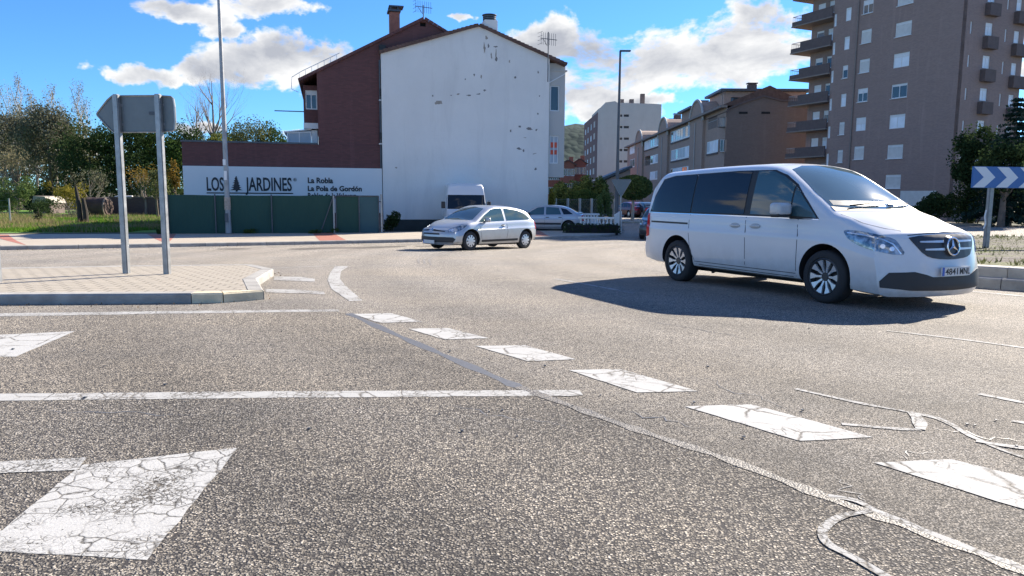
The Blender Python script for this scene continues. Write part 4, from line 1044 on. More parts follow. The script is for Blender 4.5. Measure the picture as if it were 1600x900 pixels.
# ================================================================== vehicles
def car_paint(name, col, metal=0.0, rough=.3, coat=.6):
    m, t = new_mat(name); co = t.coord(); d = t.noise(co, 1.3, 6, .7)
    c = t.mix(t.ramp(d, (.45, 0.0), (.8, .10)), col, tuple(x*.7 for x in col))
    z_ = t.node('ShaderNodeSeparateXYZ', i_0=co).outputs[2]; mud = t.math('MULTIPLY', t.ramp(z_, (.25, .42), (.72, 0.0)), t.ramp(t.noise(co, 5, 6, .7), (.3, .3), (.65, 1.0)))
    c = t.mix(mud, c, (.20, .17, .14))
    out(t, t.prin(c, t.math('ADD', rough-.05, t.math('MULTIPLY', d, .1)), metal, None, **{'Coat Weight': coat, 'Coat Roughness': .06})); return m
M_vpaint = car_paint('van_white_paint', (.64, .65, .67)); M_silver = car_paint('silver_paint', (.50, .52, .54), .55, .34)
M_silver2 = car_paint('dull_silver_paint', (.42, .44, .47), .5, .38); M_dkpaint = car_paint('dark_green_paint', (.03, .045, .045), .3, .3)
M_dkblue = car_paint('dark_blue_paint', (.02, .03, .06), .3, .3); M_dkred = car_paint('dark_red_paint', (.12, .015, .02), .2, .3)
M_tyre = simple('tyre_rubber', (.022, .022, .024), .8, bump=.3); M_arch = simple('arch_liner', (.012, .012, .013), .9)
M_tint = glass_mat('tinted_glass', (.010, .014, .020), .04, .5); M_ws = glass_mat('windscreen_glass', (.05, .075, .085), .05); M_side = glass_mat('side_glass', (.035, .07, .08), .04)
M_alloy = simple('alloy', (.62, .63, .65), .32, metal=.6, vary=.05); M_dalloy = simple('dark_alloy', (.05, .052, .056), .4, metal=.4)
M_chrome = simple('chrome', (.8, .8, .82), .12, metal=1.0, vary=.02); M_trim = simple('black_trim', (.022, .023, .026), .55)
M_redl = simple('red_lens', (.45, .015, .02), .15, vary=.1); M_amber = simple('amber_lens', (.75, .30, .03), .2, vary=.1)
M_vshade = simple('handle_recess', (.42, .43, .45), .5)
M_seam = simple('panel_gap', (.07, .075, .085), .7); M_plate = simple('plate_white', (.60, .60, .59), .5, vary=.02); M_pblue = simple('plate_blue', (.03, .10, .42), .5)
m, t = new_mat('headlight_glass'); co = t.coord()
out(t, t.prin(t.mix(t.ramp(t.noise(co, 16, 3, .6), (.4, 0.0), (.6, 1.0)), (.10, .13, .16), (.40, .44, .48)), .08, .5, None, **{'Coat Weight': 1.0})); M_head = m
M_led = simple('lamp_chrome', (.85, .86, .88), .15, metal=.8)

class Body:
    def __init__(s, cf):
        s.c = cf; s.T = curvef(cf['top']); s.B = curvef(cf['belt']); s.W = curvef(cf['wid']); s.Z = curvef(cf['bot'])
        s.XF = curvef(cf['nose']); s.XR = curvef(cf['tail']); s.xr = cf['xr']; s.xf = cf['xf']
    def half(s, x):
        c = s.c; W = s.W(x); T = s.T(x); B = min(s.B(x), T-.05); zb = s.Z(x); k = c['tumble']; out_ = []
        mid = zb+(B-zb)*.45
        out_ += [(0, zb), (W*.5, zb), (W-.14, zb), (W-.05, zb+.03), (W-.02, zb+.09), (W-.005, zb+(mid-zb)*.55), (W, mid), (W+.004, mid+(B-mid)*.40), (W+.004, mid+(B-mid)*.47), (W-.012, mid+(B-mid)*.53), (W-.014, mid+(B-mid)*.75), (W-.022, B-.035), (W-.035, B)]
        r = min(c['rr'], (T-B)*.85); h = T-B-r; wB = W-.035
        gwx = lambda z: wB-k*(z-B)-c.get('tumble2', .05)*(z-B)**2
        for i in range(1, 6): z = B+h*i/5; out_.append((gwx(z), z))
        wc = gwx(B+h); slope = k
        rw = r*c.get('rwx', 1.5)
        for i in range(1, 7):
            a = math.pi/2*i/6; out_.append((wc-rw*(1-math.cos(a))-k*r*math.sin(a)*.5, B+h+r*math.sin(a)))
        y0 = out_[-1][0]; cr = c['crown']*min(1, (T-s.Z(x))/1.2)*(1+c.get('wsc', 0)*math.exp(-((x-c.get('wsx', 1))/.42)**2))
        nt = 6; base = T-cr*(y0/max(W, .1))**2*1.0
        # crown: centre is T, edge drops a little
        dz = cr*(y0/W)**2
        out_ = [(y, z-dz*(max(0, (z-B)/(T-B+1e-6)))) if z > B else (y, z) for y, z in out_]
        for i in range(1, nt+1): y = y0*(1-i/nt); out_.append((y, T-cr*(y/W)**2))
        return out_
    def shift(s, x, y, z):
        c = s.c; W = s.W(min(max(x, s.xr+.4), s.xf-.4)); u = min(1.2, abs(y)/W)
        def ss(v): v = max(0, min(1, v)); return v*v*(3-2*v)
        wf = ss((x-(s.xf-c['lf']))/c['lf']); wr = ss(((s.xr+c['lr'])-x)/c['lr'])
        return x+wf*(s.XF(z)-c['pf']*u**c.get('pwf', 3))+wr*(s.XR(z)+c['pr']*u**c.get('pwr', 4))
    def mesh(s, mat, arch=None):
        n = 84; xs = [s.xr+(s.xf-s.xr)*(.4*(.5-.5*math.cos(math.pi*i/(n-1)))+.6*i/(n-1)) for i in range(n)]
        secs = [s.half(x) for x in xs]; m_ = len(secs[0]); V = []; Fs = []
        ring = 2*m_-2
        for x, sc in zip(xs, secs):
            full = sc+[(-y, z) for y, z in sc[1:-1][::-1]]
            V += [(s.shift(x, y, z), y, z) for y, z in full]
        for i in range(n-1):
            for j in range(ring): j2 = (j+1) % ring; Fs.append((i*ring+j, (i+1)*ring+j, (i+1)*ring+j2, i*ring+j2))
        for end in (0, n-1):
            x = xs[end]; sc = secs[end]; K = 14; rows = []
            for j in range(1, m_-1):
                y, z = sc[j]; row = [end*ring+j]
                for k in range(1, K): yy = y*(1-2*k/K); V.append((s.shift(x, yy, z), yy, z)); row.append(len(V)-1)
                row.append(end*ring+(ring-j)); rows.append(row)
            for a, b in zip(rows[:-1], rows[1:]):
                for k in range(K): q = (a[k], a[k+1], b[k+1], b[k]); Fs.append(q if end else q[::-1])
            bot, tp = end*ring, end*ring+m_-1
            for k in range(K):
                q = (bot, rows[0][k+1], rows[0][k]); Fs.append(q if end else q[::-1]); q = (rows[-1][k], rows[-1][k+1], tp); Fs.append(q if end else q[::-1])
        me = bpy.data.meshes.new('body'); me.from_pydata(V, [], Fs)
        bm = bmesh.new(); bm.from_mesh(me); bmesh.ops.remove_doubles(bm, verts=bm.verts, dist=1e-5); bmesh.ops.recalc_face_normals(bm, faces=bm.faces)
        s.bvh = BVHTree.FromBMesh(bm); bm.to_mesh(me); bm.free()
        me.materials.append(mat); me.materials.append(M_arch)
        if not arch: me.shade_smooth(); me.set_sharp_from_angle(angle=rad(38)); return me
        R_, axles, rw, Wm = arch
        o = bpy.data.objects.new('tmp', me); COL.objects.link(o); mb = MB()
        for ax in axles:
            for sg in (-1, 1):
                pr = [(0, sg*(Wm-.36)), (R_, sg*(Wm-.36)), (R_, sg*(Wm+.3)), (0, sg*(Wm+.3))]
                b = len(mb.v); N = 40
                for yv in (Wm-.36, Wm+.3):
                    for k in range(N): a = 2*math.pi*k/N; mb.v.append((ax+R_*math.cos(a), sg*yv, rw+.02+R_*math.sin(a)))
                mb.f += [(b+k, b+(k+1) % N, b+N+(k+1) % N, b+N+k) for k in range(N)]+[tuple(b+k for k in range(N))[::-1], tuple(b+N+k for k in range(N))]; mb.m += [0]*(N+2)
        co_ = mb.build('cut', M_arch); md_ = o.modifiers.new('b', 'BOOLEAN'); md_.operation = 'DIFFERENCE'; md_.object = co_; md_.solver = 'EXACT'
        dg = bpy.context.evaluated_depsgraph_get(); me2 = bpy.data.meshes.new_from_object(o.evaluated_get(dg)); bpy.data.objects.remove(o); bpy.data.objects.remove(co_)
        me2.materials.clear(); me2.materials.append(mat); me2.materials.append(M_arch)
        for p in me2.polygons:
            ins_ = False
            for ax in axles:
                if all(math.hypot(me2.vertices[v].co.x-ax, me2.vertices[v].co.z-rw-.02) < R_+.003 and abs(me2.vertices[v].co.y) > Wm-.37 for v in p.vertices): ins_ = True
            p.material_index = 1 if ins_ else 0
        me2.shade_smooth(); me2.set_sharp_from_angle(angle=rad(34)); return me2
    def patch(s, name, poly, mat, parent, mode='R', off=.004, res=.05, u=None, o=None, d=None, v=(0, 0, 1), smooth_it=0, holes=None):
        if smooth_it: poly = smooth_poly(poly, smooth_it)
        if u is None:
            if mode == 'R': o, u, d = (0, -3, 0), (1, 0, 0), (0, 1, 0)
            elif mode == 'L': o, u, d = (0, 3, 0), (1, 0, 0), (0, -1, 0)
            elif mode == 'F': o, u, d = (s.xf+2, 0, 0), (0, 1, 0), (-1, 0, 0)
            elif mode == 'B': o, u, d = (s.xr-2, 0, 0), (0, 1, 0), (1, 0, 0)
            elif mode == 'T': o, u, d, v = (0, 0, 4), (1, 0, 0), (0, 0, -1), (0, 1, 0)
        o, u, v, d = Vector(o), Vector(u), Vector(v), Vector(d).normalized()
        bd = resample(poly, res); vs = [Vector(p) for p in bd]; es = [(i, (i+1) % len(bd)) for i in range(len(bd))]
        x0 = min(p[0] for p in bd); x1 = max(p[0] for p in bd); y0 = min(p[1] for p in bd); y1 = max(p[1] for p in bd)
        a = x0+res*.5
        while a < x1:
            b = y0+res*.5
            while b < y1:
                if inside((a, b), bd) and min((Vector((a, b))-q).length_squared for q in vs[:len(bd)]) > (res*.45)**2: vs.append(Vector((a, b)))
                b += res
            a += res
        V, E, Fc, *_ = delaunay_2d_cdt(vs, es, [], 1, 1e-7)
        bm = bmesh.new(); bv = []
        for p in V:
            h = s.bvh.ray_cast(o+u*p.x+v*p.y, d, 12)
            bv.append((bm.verts.new(h[0]+h[1]*off), h[1]) if h[0] is not None else None)
        for f_ in Fc:
            if all(bv[i] for i in f_):
                fc = bm.faces.new([bv[i][0] for i in f_]); fc.normal_update()
                if fc.normal.dot(d) > 0: fc.normal_flip()
        nm = {b[0]: b[1] for b in bv if b}
        be = [e for e in bm.edges if len(e.link_faces) == 1]
        r_ = bmesh.ops.extrude_edge_only(bm, edges=be)
        old = {}
        for e in be:
            pass
        for g in r_['geom']:
            if isinstance(g, bmesh.types.BMVert):
                src = min(nm, key=lambda q: (q.co-g.co).length_squared) if False else None
                for e in g.link_edges:
                    q = e.other_vert(g)
                    if q in nm and (q.co-g.co).length < 1e-7: src = q
                if src is not None: g.co = g.co-nm[src]*(off+.004)
        for w in [w for w in bm.verts if not w.link_faces]: bm.verts.remove(w)
        me = bpy.data.meshes.new(name); bm.to_mesh(me); bm.free(); me.materials.append(mat); me.shade_smooth(); me.set_sharp_from_angle(angle=rad(50))
        ob = bpy.data.objects.new(name, me); COL.objects.link(ob); ob.parent = parent; return ob
    def line(s, pts, parent, w=.007, mode='R', mat=None, name='panel_gap', off=.0015, **k):
        return s.patch(name, ribbon(pts, w), mat or M_seam, parent, mode, off=off, res=.08, **k)
    def hit(s, mode, a, b):
        o, d = {'R': (Vector((a, -3, b)), Vector((0, 1, 0))), 'L': (Vector((a, 3, b)), Vector((0, -1, 0))), 'F': (Vector((s.xf+2, a, b)), Vector((-1, 0, 0))), 'B': (Vector((s.xr-2, a, b)), Vector((1, 0, 0)))}[mode]
        h = s.bvh.ray_cast(o, d, 12); return h[0], h[1]
def wheel(parent, x, y, rw, w, kind='spoke', name='wheel'):
    """y > 0 left side; outer face points away from the car"""
    sg = 1 if y > 0 else -1; rr = rw*.70 if kind == 'spoke' else rw*.66
    prof = [(rr, w*.42), (rr+.012, w*.49), (rw-.05, w*.5), (rw-.014, w*.44), (rw, w*.3), (rw, -w*.3), (rw-.014, -w*.44), (rw-.05, -w*.5), (rr, -w*.46), (rr-.02, -w*.2), (rr-.02, w*.2), (rr, w*.42)]
    wo_ = bpy.data.objects.new(name, None)
    ty = MB(); ty.lathe([(r_, h*sg) for r_, h in prof], 40, axis='y')
    root = ty.build('wheel', M_tyre, parent, smooth=True, angle=50); root.location = (x, y, rw)
    rim = MB(); rim.lathe([(r_, h*sg) for r_, h in [(rr+.004, w*.44), (rr-.012, w*.47), (rr-.025, w*.42), (rr-.04, w*.1), (0, w*.08)]], 40, axis='y', mi=1)
    if kind == 'spoke':
        for k in range(10):
            a = 2*math.pi*k/10; c, s_ = math.cos(a), math.sin(a)
            def Q(r_, t_, h): return (c*r_-s_*t_, h*sg, s_*r_+c*t_)
            w0, w1 = .018, .047
            top = [Q(.05, -.012, w*.30), Q(rr*.55, -w0*.8, w*.36), Q(rr-.018, -w1, w*.43), Q(rr-.018, w1, w*.43), Q(rr*.55, w0*.8, w*.36), Q(.05, .012, w*.30)]
            bot = [(p[0], p[1]-.03*sg, p[2]) for p in top]; rim.add(top+bot, [(0, 1, 4, 5), (1, 2, 3, 4)]+[(i, (i+1) % 6, (i+1) % 6+6, i+6) for i in range(6)], 0)
        rim.lathe([(0, w*.34*sg), (.05, w*.34*sg), (.062, w*.28*sg), (.062, w*.1*sg)], 20, axis='y', mi=1)
        mats = [M_alloy, M_dalloy]
    else:
        rim.lathe([(rr-.012, w*.46*sg), (rr-.02, w*.50*sg), (rr*.45, w*.54*sg), (0, w*.55*sg)], 36, axis='y', mi=0)
        for k in range(9):
            a = 2*math.pi*k/9; c, s_ = math.cos(a)*(rr*.74), math.sin(a)*(rr*.74)
            d1 = Vector((math.cos(a), 0, math.sin(a))); d2 = Vector((-d1.z, 0, d1.x)); pts = [Vector((c, w*.535*sg, s_))+d1*(.036*math.cos(q))+d2*(.020*math.sin(q)) for q in [2*math.pi*i/10 for i in range(10)]]
            rim.add([tuple(p) for p in pts]+[tuple(p-Vector((0, .04*sg, 0))) for p in pts], [tuple(range(10))]+[(i, (i+1) % 10, (i+1) % 10+10, i+10) for i in range(10)], 1)
        mats = [M_alloy, M_tyre]
    ro = rim.build('rim', mats, root, smooth=True, angle=30)
    return root
def rbox(name, mat, parent, loc, size, bev=.03, rot=(0, 0, 0), segs=3, taper=None):
    bm = bmesh.new(); bmesh.ops.create_cube(bm, size=1)
    for v in bm.verts:
        if taper and v.co.x > 0: v.co.y *= taper; v.co.z *= taper
        v.co = Vector((v.co.x*size[0], v.co.y*size[1], v.co.z*size[2]))
    bmesh.ops.bevel(bm, geom=bm.edges[:], offset=bev, segments=segs, profile=.6, affect='EDGES')
    me = bpy.data.meshes.new(name); bm.to_mesh(me); bm.free(); me.materials.append(mat); me.shade_smooth()
    o = bpy.data.objects.new(name, me); COL.objects.link(o); o.parent = parent; o.location = loc; o.rotation_euler = rot; return o
def place(o, fc, hd):
    o.location = fc; o.rotation_euler = hd
def car_root(name, label, wf, wr, side, wb, track_half):
    """wf, wr: ground points of the visible front and rear wheel; side=-1 when the right side faces us"""
    wf, wr = Vector(wf), Vector(wr); d = (wf-wr).normalized(); lf = Vector((-d.y, d.x)); mid_ = (wf+wr)/2-lf*(track_half*side)
    zf = gz((wf-lf*track_half*side).y); zr = gz((wr-lf*track_half*side).y)
    o = bpy.data.objects.new(name, None); COL.objects.link(o); z = (zf+zr)/2
    o.location = (mid_.x, mid_.y, z); o.rotation_euler = (0, -math.atan2(zf-zr, wb), math.atan2(d.y, d.x)); return o

# ------------------------------------------------------------------ white passenger van (hero)
vr = car_root('passenger_van', '', G(1290, 473.5), G(1062, 439), -1, 3.2, .90)
tag(vr, 'large white passenger van with tinted side glass and alloy wheels, crossing the roundabout', 'van')
vb = Body(dict(xr=-2.64, xf=2.60, wsc=0.3, wsx=1.0, tumble=.155, tumble2=.10, rr=.17, rwx=1.25, crown=.09, lf=1.25, lr=.55, pf=.34, pwf=2.6, pr=.16, pwr=5,
    top=[(-2.64, 1.70), (-2.56, 1.80), (-2.40, 1.845), (-1.9, 1.875), (-.8, 1.895), (-.1, 1.89), (.28, 1.865), (.54, 1.80), (.82, 1.66), (1.17, 1.445), (1.50, 1.245), (1.63, 1.205), (1.95, 1.145), (2.3, 1.06), (2.52, .985), (2.6, .94)],
    belt=[(-2.64, 1.13), (0, 1.10), (1.2, 1.07), (1.6, 1.05), (2.1, .98), (2.6, .84)],
    wid=[(-2.64, .90), (-2.4, .945), (-1.5, .965), (1.6, .965), (2.0, .955), (2.6, .93)],
    bot=[(-2.64, .32), (-2.2, .28), (0, .26), (1.4, .25), (2.2, .19), (2.6, .17)],
    nose=[(.17, -.06), (.26, 0), (.45, -.01), (.60, -.04), (.85, -.10), (.93, -.16), (1.05, -.2)],
    tail=[(.25, .04), (.45, 0), (.75, .03), (1.1, .06), (1.5, .13), (1.72, .22), (1.8, .26)]))
RW = .345
body = bpy.data.objects.new('body', vb.mesh(M_vpaint, (RW+.065, (1.50, -1.54), RW, .965))); COL.objects.link(body); body.parent = vr
for x in (1.5, -1.54):
    for y in (-.845, .845): wheel(vr, x, y, RW, .235)
def mirror_poly(p): return p
for md_ in ('R', 'L'):
    g1 = [(-2.40, 1.165), (-1.25, 1.150), (-1.25, 1.745), (-1.85, 1.735), (-2.12, 1.685), (-2.30, 1.40)]
    g2 = [(-1.22, 1.150), (-.02, 1.135), (-.02, 1.755), (-1.22, 1.745)]
    g3 = [(.11, 1.135), (.85, 1.12), (.85, 1.525), (.62, 1.655), (.40, 1.735), (.11, 1.755)]
    g4 = [(.88, 1.12), (1.33, 1.10), (1.15, 1.27), (.88, 1.505)]
    band = [(-2.42, 1.15), (1.37, 1.085), (1.16, 1.29), (.86, 1.545), (.63, 1.68), (.40, 1.76), (-.3, 1.775), (-1.85, 1.755), (-2.14, 1.705), (-2.32, 1.42)]
    vb.patch('window_surround', band, M_trim, vr, md_, off=.004, res=.04)
    for q, mt in ((g1, M_tint), (g2, M_tint), (g3, M_side), (g4, M_side)): vb.patch('side_window', q, mt, vr, md_, off=.010, res=.04)
    vb.line([(-2.42, 1.145), (1.36, 1.080)], vr, .014, md_, M_chrome, 'belt_trim', off=.004)
    for p_ in ([(-1.24, 1.13), (-1.25, .9), (-1.20, .55), (-1.05, .33)], [(.04, 1.12), (.06, .7), (.06, .31)], [(-1.0, .325), (.98, .302)], [(1.02, 1.09), (1.05, .8), (1.03, .31)]): vb.line(p_, vr, .010, md_)
    vb.line([(-2.30, .985), (-1.28, .970)], vr, .028, md_, M_trim, 'slide_rail', off=.004)
    vb.line([(-1.1, .372), (1.03, .352)], vr, .010, md_, M_seam, 'sill_line')
    vb.patch('tail_light', [(-2.47, .72), (-2.36, .74), (-2.37, .95), (-2.40, 1.12), (-2.47, 1.13)], M_redl, vr, md_, off=.008, res=.02)
    for hx in (-.17, .25):
        h, n_ = vb.hit(md_, hx, .965); vb.patch('door_handle', [(hx+.10*math.cos(a), .965+.042*math.sin(a)) for a in [2*math.pi*i/16 for i in range(16)]], M_vshade, vr, md_, off=.001, res=.03)
        rbox('handle_bar', M_vpaint, vr, h+n_*.012, (.20, .022, .030), .010)
    h, n_ = vb.hit(md_, .86, 1.14); sg = -1 if md_ == 'R' else 1
    mr = rbox('door_mirror', M_vpaint, vr, (h.x+.02, h.y+sg*.19, 1.215), (.17, .30, .17), .06, rot=(0, 0, sg*-.15), segs=4)
    rbox('mirror_base', M_trim, mr, (0, -sg*.0, -.075), (.14, .27, .075), .025); rbox('indicator', M_amber, mr, (.055, sg*.01, .0), (.04, .20, .018), .006)
    rbox('mirror_arm', M_trim, mr, (0, -sg*.16, -.065), (.07, .14, .06), .02)
M_dash = simple('dashboard_behind_glass', (.07, .085, .085), .25)
# windscreen, projected from the front above
ws = [(-.74, 1.175), (-.45, 1.145), (0, 1.135), (.45, 1.145), (.74, 1.175), (.70, 1.40), (.62, 1.66), (.585, 1.725), (.3, 1.79), (0, 1.80), (-.3, 1.79), (-.585, 1.725), (-.62, 1.66), (-.70, 1.40)]
def ws_map(p): return p
vb.patch('windscreen', [(y*1.0, z+.075*(1-(z-1.13)/.67*.55)) for y, z in ws], M_ws, vr, 'F', off=.005, res=.06)
vb.patch('scuttle', [(-.78, 1.19), (.78, 1.19), (.75, 1.25), (.45, 1.222), (0, 1.212), (-.45, 1.222), (-.75, 1.25)], M_trim, vr, 'F', off=.004, res=.05)

vb.patch('dashboard', [(-.70, 1.262), (-.3, 1.245), (.3, 1.245), (.70, 1.262), (.67, 1.325), (.3, 1.30), (-.3, 1.315), (-.67, 1.325)], M_dash, vr, 'F', off=.008, res=.05)
for yy in (-.5, .15):
    a_, n_ = vb.hit('F', yy, 1.235); b_, n2 = vb.hit('F', yy+.55, 1.26)
    MB().tube([a_+n_*.03, a_.lerp(b_, .5)+n_*.04, b_+n2*.03], [.012, .012, .008], 6).build('wiper', M_trim, vr)
# hood edge line
for sg in (-1, 1):
    vb.line([(.35*sg, .955) if False else (1.60, sg*.80), (1.9, sg*.76), (2.15, sg*.66), (2.28, sg*.56)], vr, .010, 'T')
vb.line([(-.56, .905), (-.3, .925), (0, .932), (.3, .925), (.56, .905)], vr, .010, 'F')
# grille
gp = [(-.57, .89), (0, .915), (.57, .89), (.55, .83), (.42, .67), (.28, .625), (0, .61), (-.28, .625), (-.42, .67), (-.55, .83)]
gr = vb.patch('grille', smooth_poly(gp, 1), M_dalloy, vr, 'F', off=.010, res=.02)
for z in (.825, .735):
    for sg in (-1, 1):
        vb.patch('grille_bar', [(sg*.12, z-.014), (sg*(.46 if z > .75 else .41), z-.009), (sg*(.46 if z > .75 else .41), z+.009), (sg*.12, z+.014)], M_alloy, gr, 'F', off=.022, res=.03)
hc, hn = vb.hit('F', 0, .77)
em = MB(); rg = .105; em.tube([(0, rg*math.cos(2*math.pi*i/32), rg*math.sin(2*math.pi*i/32)) for i in range(33)], .011, 8)
for k in range(3):
    a = math.pi/2+2*math.pi*k/3; t_ = Vector((0, rg*math.cos(a), rg*math.sin(a))); sd_ = Vector((0, -math.sin(a), math.cos(a)))*.020
    em.add([tuple(t_), tuple(sd_), tuple(-sd_), (.018, 0, 0), (-.01, 0, 0)], [(0, 1, 3), (0, 3, 2), (0, 4, 1), (0, 2, 4), (1, 2, 3), (1, 4, 2)])
eo = em.build('star_emblem', M_chrome, gr, smooth=True); eo.location = (hc.x+.045, 0, .77); eo.rotation_euler = (0, rad(-8), 0)
dk = MB(); dk.lathe([(0, .0), (rg, 0), (rg+.03, -.05), (0, -.05)], 28); do = dk.build('emblem_disc', M_dalloy, gr, smooth=True, angle=30); do.location = (hc.x+.032, 0, .77); do.rotation_euler = (0, rad(82), 0)
# bonnet star
# lower intake, lip, plate
ip = [(-.90, .285), (-.60, .255), (0, .245), (.60, .255), (.90, .285), (.905, .36), (.82, .465), (.56, .475), (.42, .44), (.33, .41), (-.33, .41), (-.42, .44), (-.56, .475), (-.82, .465), (-.905, .36)]
vb.patch('air_intake', ip, M_trim, vr, 'F', off=.006, res=.05)
pc_, pn = vb.hit('F', -.0, .40)
pl_ = MB().box(-.26, .26, -.008, .008, -.055, .055).build('number_plate', M_plate, vr, bevel=.004); pl_.location = (pc_.x+.028, 0, .475); pl_.rotation_euler = (0, 0, rad(90))
MB().box(-.255, -.215, -.0105, 0, -.051, .051).build('blue_band', M_pblue, pl_)
text_obj('plate_digits', '4841', .105, M_black, pl_, (-.20, -.0095, -.037), bold=.0015, extrude=.001, width=.225)
text_obj('plate_letters', 'MNL', .105, M_black, pl_, (.055, -.0095, -.037), bold=.0015, extrude=.001, width=.185)
for sg in (-1, 1):
    md = 'R' if sg < 0 else 'L'
    # headlight: diagonal projection
    a = rad(52); dv = Vector((-math.cos(a), -sg*math.sin(a), 0)); uu = Vector((math.sin(a), -sg*math.cos(a), 0)); oo = Vector((2.23, sg*.80, 0))-dv*2
    hp = [(-.44, .96), (-.30, .955), (-.05, .91), (.12, .865), (.17, .81), (.255, .675), (.14, .675), (-.02, .705), (-.22, .755), (-.38, .84), (-.44, .92)]
    hl = vb.patch('headlight', hp, M_head, vr, off=.006, res=.03, o=oo, u=uu, d=dv, smooth_it=1)
    vb.patch('led_strip', ribbon([(-.40, .925), (-.2, .90), (0, .855), (.11, .80), (.20, .685)], .014), M_led, hl, off=.010, res=.03, o=oo, u=uu, d=dv)
    for (q, z) in ((.10, .745), (.0, .775)): vb.patch('lamp_lens', [(q+.028*math.cos(i*.628), z+.028*math.sin(i*.628)) for i in range(10)], M_led, hl, off=.010, res=.02, o=oo, u=uu, d=dv)
for k in range(4):
    y = -.25+k*.0
MB().tube([(-1.3, -.3, .26), (-.4, -.35, .24), (1.0, -.3, .24)], .035, 6).tube([(-1.2, -.5, .3), (-1.15, -.5, .16)], .03, 6).build('exhaust_pipe', M_trim, vr)
MB().box(-1.5, 1.5, -.6, .6, .19, .24).build('underfloor', M_arch, vr)
for x in (-1.9, -1.2, -.4): pass

# ------------------------------------------------------------------ generic hatchback builder
def hatch(root, paint, prof, wins, rw=.31, arch=.055, wheels='cover', ax=(1.3, -1.3), track=.735, wid=.0, detail=1, strip=True):
    b = Body(prof); o = bpy.data.objects.new('body', b.mesh(paint, (rw+arch, ax, rw, max(p[1] for p in prof['wid'])))); COL.objects.link(o); o.parent = root
    for x in ax:
        for y in (-track, track): wheel(root, x, y, rw, .2, wheels)
    for md_ in ('R', 'L'):
        for nm, q, mt in wins: b.patch(nm, q, mt, root, md_, off=.005, res=.06)
    return b
# silver three-door hatchback on the roundabout
c4 = car_root('silver_hatchback', '', G(731.5, 391.3), G(822, 387.8), 1, 2.6, .80)
tag(c4, 'silver three-door hatchback turning on the roundabout in front of the white gable', 'car')
pc4 = dict(xr=-2.10, xf=2.30, tumble=.34, tumble2=.12, rr=.12, rwx=1.5, crown=.07, lf=1.1, lr=.8, pf=.42, pwf=2.2, pr=.28, pwr=2.6,
    top=[(-2.10, .96), (-1.98, 1.06), (-1.8, 1.17), (-1.4, 1.33), (-1.0, 1.415), (-.5, 1.455), (0, 1.455), (.3, 1.40), (.6, 1.275), (.95, 1.085), (1.16, .975), (1.4, .935), (1.75, .87), (2.1, .765), (2.30, .66)],
    belt=[(-2.1, .94), (-1.2, .95), (0, .90), (.9, .86), (1.4, .80), (2.17, .58)],
    wid=[(-2.1, .80), (-1.7, .865), (-1.2, .885), (1.2, .885), (1.7, .87), (2.17, .80)], bot=[(-2.1, .30), (-1.6, .22), (0, .19), (1.8, .18), (2.17, .19)],
    nose=[(.18, -.05), (.3, 0), (.5, -.01), (.62, -.06), (.7, -.12)], tail=[(.3, .05), (.5, 0), (.8, .03), (.95, .08), (1.1, .1)])
w1 = [(-.22, .955), (.82, .915), (.95, .92), (.62, 1.14), (.30, 1.30), (.1, 1.345), (-.22, 1.365)]; w2_ = [(-.32, .96), (-1.42, 1.0), (-1.50, 1.04), (-1.28, 1.19), (-.9, 1.31), (-.32, 1.365)]
cb_ = hatch(c4, M_silver, pc4, [('side_window', w1, M_side), ('rear_quarter_window', w2_, M_side)])
cb_.patch('windscreen', [(-.66, .985), (0, .96), (.66, .985), (.60, 1.15), (.50, 1.335), (0, 1.395), (-.50, 1.335), (-.60, 1.15)], M_ws, c4, 'F', off=.005, res=.06)
for md_ in ('L', 'R'):
    for p_ in ([(-.30, .94), (-.36, .6), (-.30, .30)], [(.92, .86), (.90, .6), (.84, .3)], [(-.3, .3), (.84, .28)]): cb_.line(p_, c4, .010, md_)
    cb_.patch('rub_strip', [(-.85, .30), (.85, .275), (.85, .345), (-.85, .375)], M_trim, c4, md_, off=.010, res=.06)
    cb_.patch('tail_light', [(-2.02, .66), (-1.83, .68), (-1.78, .95), (-1.72, 1.07), (-1.86, 1.10), (-2.0, .9)], M_redl, c4, md_, off=.006, res=.03)
    h, n_ = cb_.hit(md_, -.14, .80); cb_.patch('door_handle', [(-.14+.09*math.cos(i*.5236), .80+.04*math.sin(i*.5236)) for i in range(12)], M_trim, c4, md_, off=.003, res=.03); rbox('handle_bar', M_silver, c4, h+n_*.015, (.16, .02, .025), .008)
    h, n_ = cb_.hit(md_, .66, .93); sg = 1 if md_ == 'L' else -1
    mr = rbox('door_mirror', M_silver, c4, (h.x+.02, h.y+sg*.13, .98), (.13, .21, .14), .05, rot=(0, 0, -sg*.15), segs=4); rbox('mirror_arm', M_trim, mr, (0, -sg*.11, -.05), (.07, .14, .05), .015)
    a = rad(50); dv = Vector((-math.cos(a), -sg*math.sin(a), 0)); uu = Vector((math.sin(a), -sg*math.cos(a), 0)); oo = Vector((1.85, sg*.72, 0))-dv*2
    hl = cb_.patch('headlight', [(-.40, .83), (-.18, .80), (.05, .735), (.22, .68), (.26, .60), (.12, .575), (-.05, .60), (-.25, .69)], M_head, c4, off=.006, res=.03, o=oo, u=uu, d=dv, smooth_it=1)
    cb_.patch('indicator', [(.06, .60), (.22, .605), (.2, .66), (.08, .68)], M_led, hl, off=.009, res=.03, o=oo, u=uu, d=dv)
cb_.patch('grille', [(-.52, .62), (-.2, .655), (0, .68), (.2, .655), (.52, .62), (.5, .595), (.15, .61), (0, .64), (-.15, .61), (-.5, .595)], M_trim, c4, 'F', off=.006, res=.03)
for k in (0, .035):
    cb_.patch('chevron_emblem', ribbon([(-.10, .605+k), (0, .65+k), (.10, .605+k)], .018), M_chrome, c4, 'F', off=.014, res=.03)
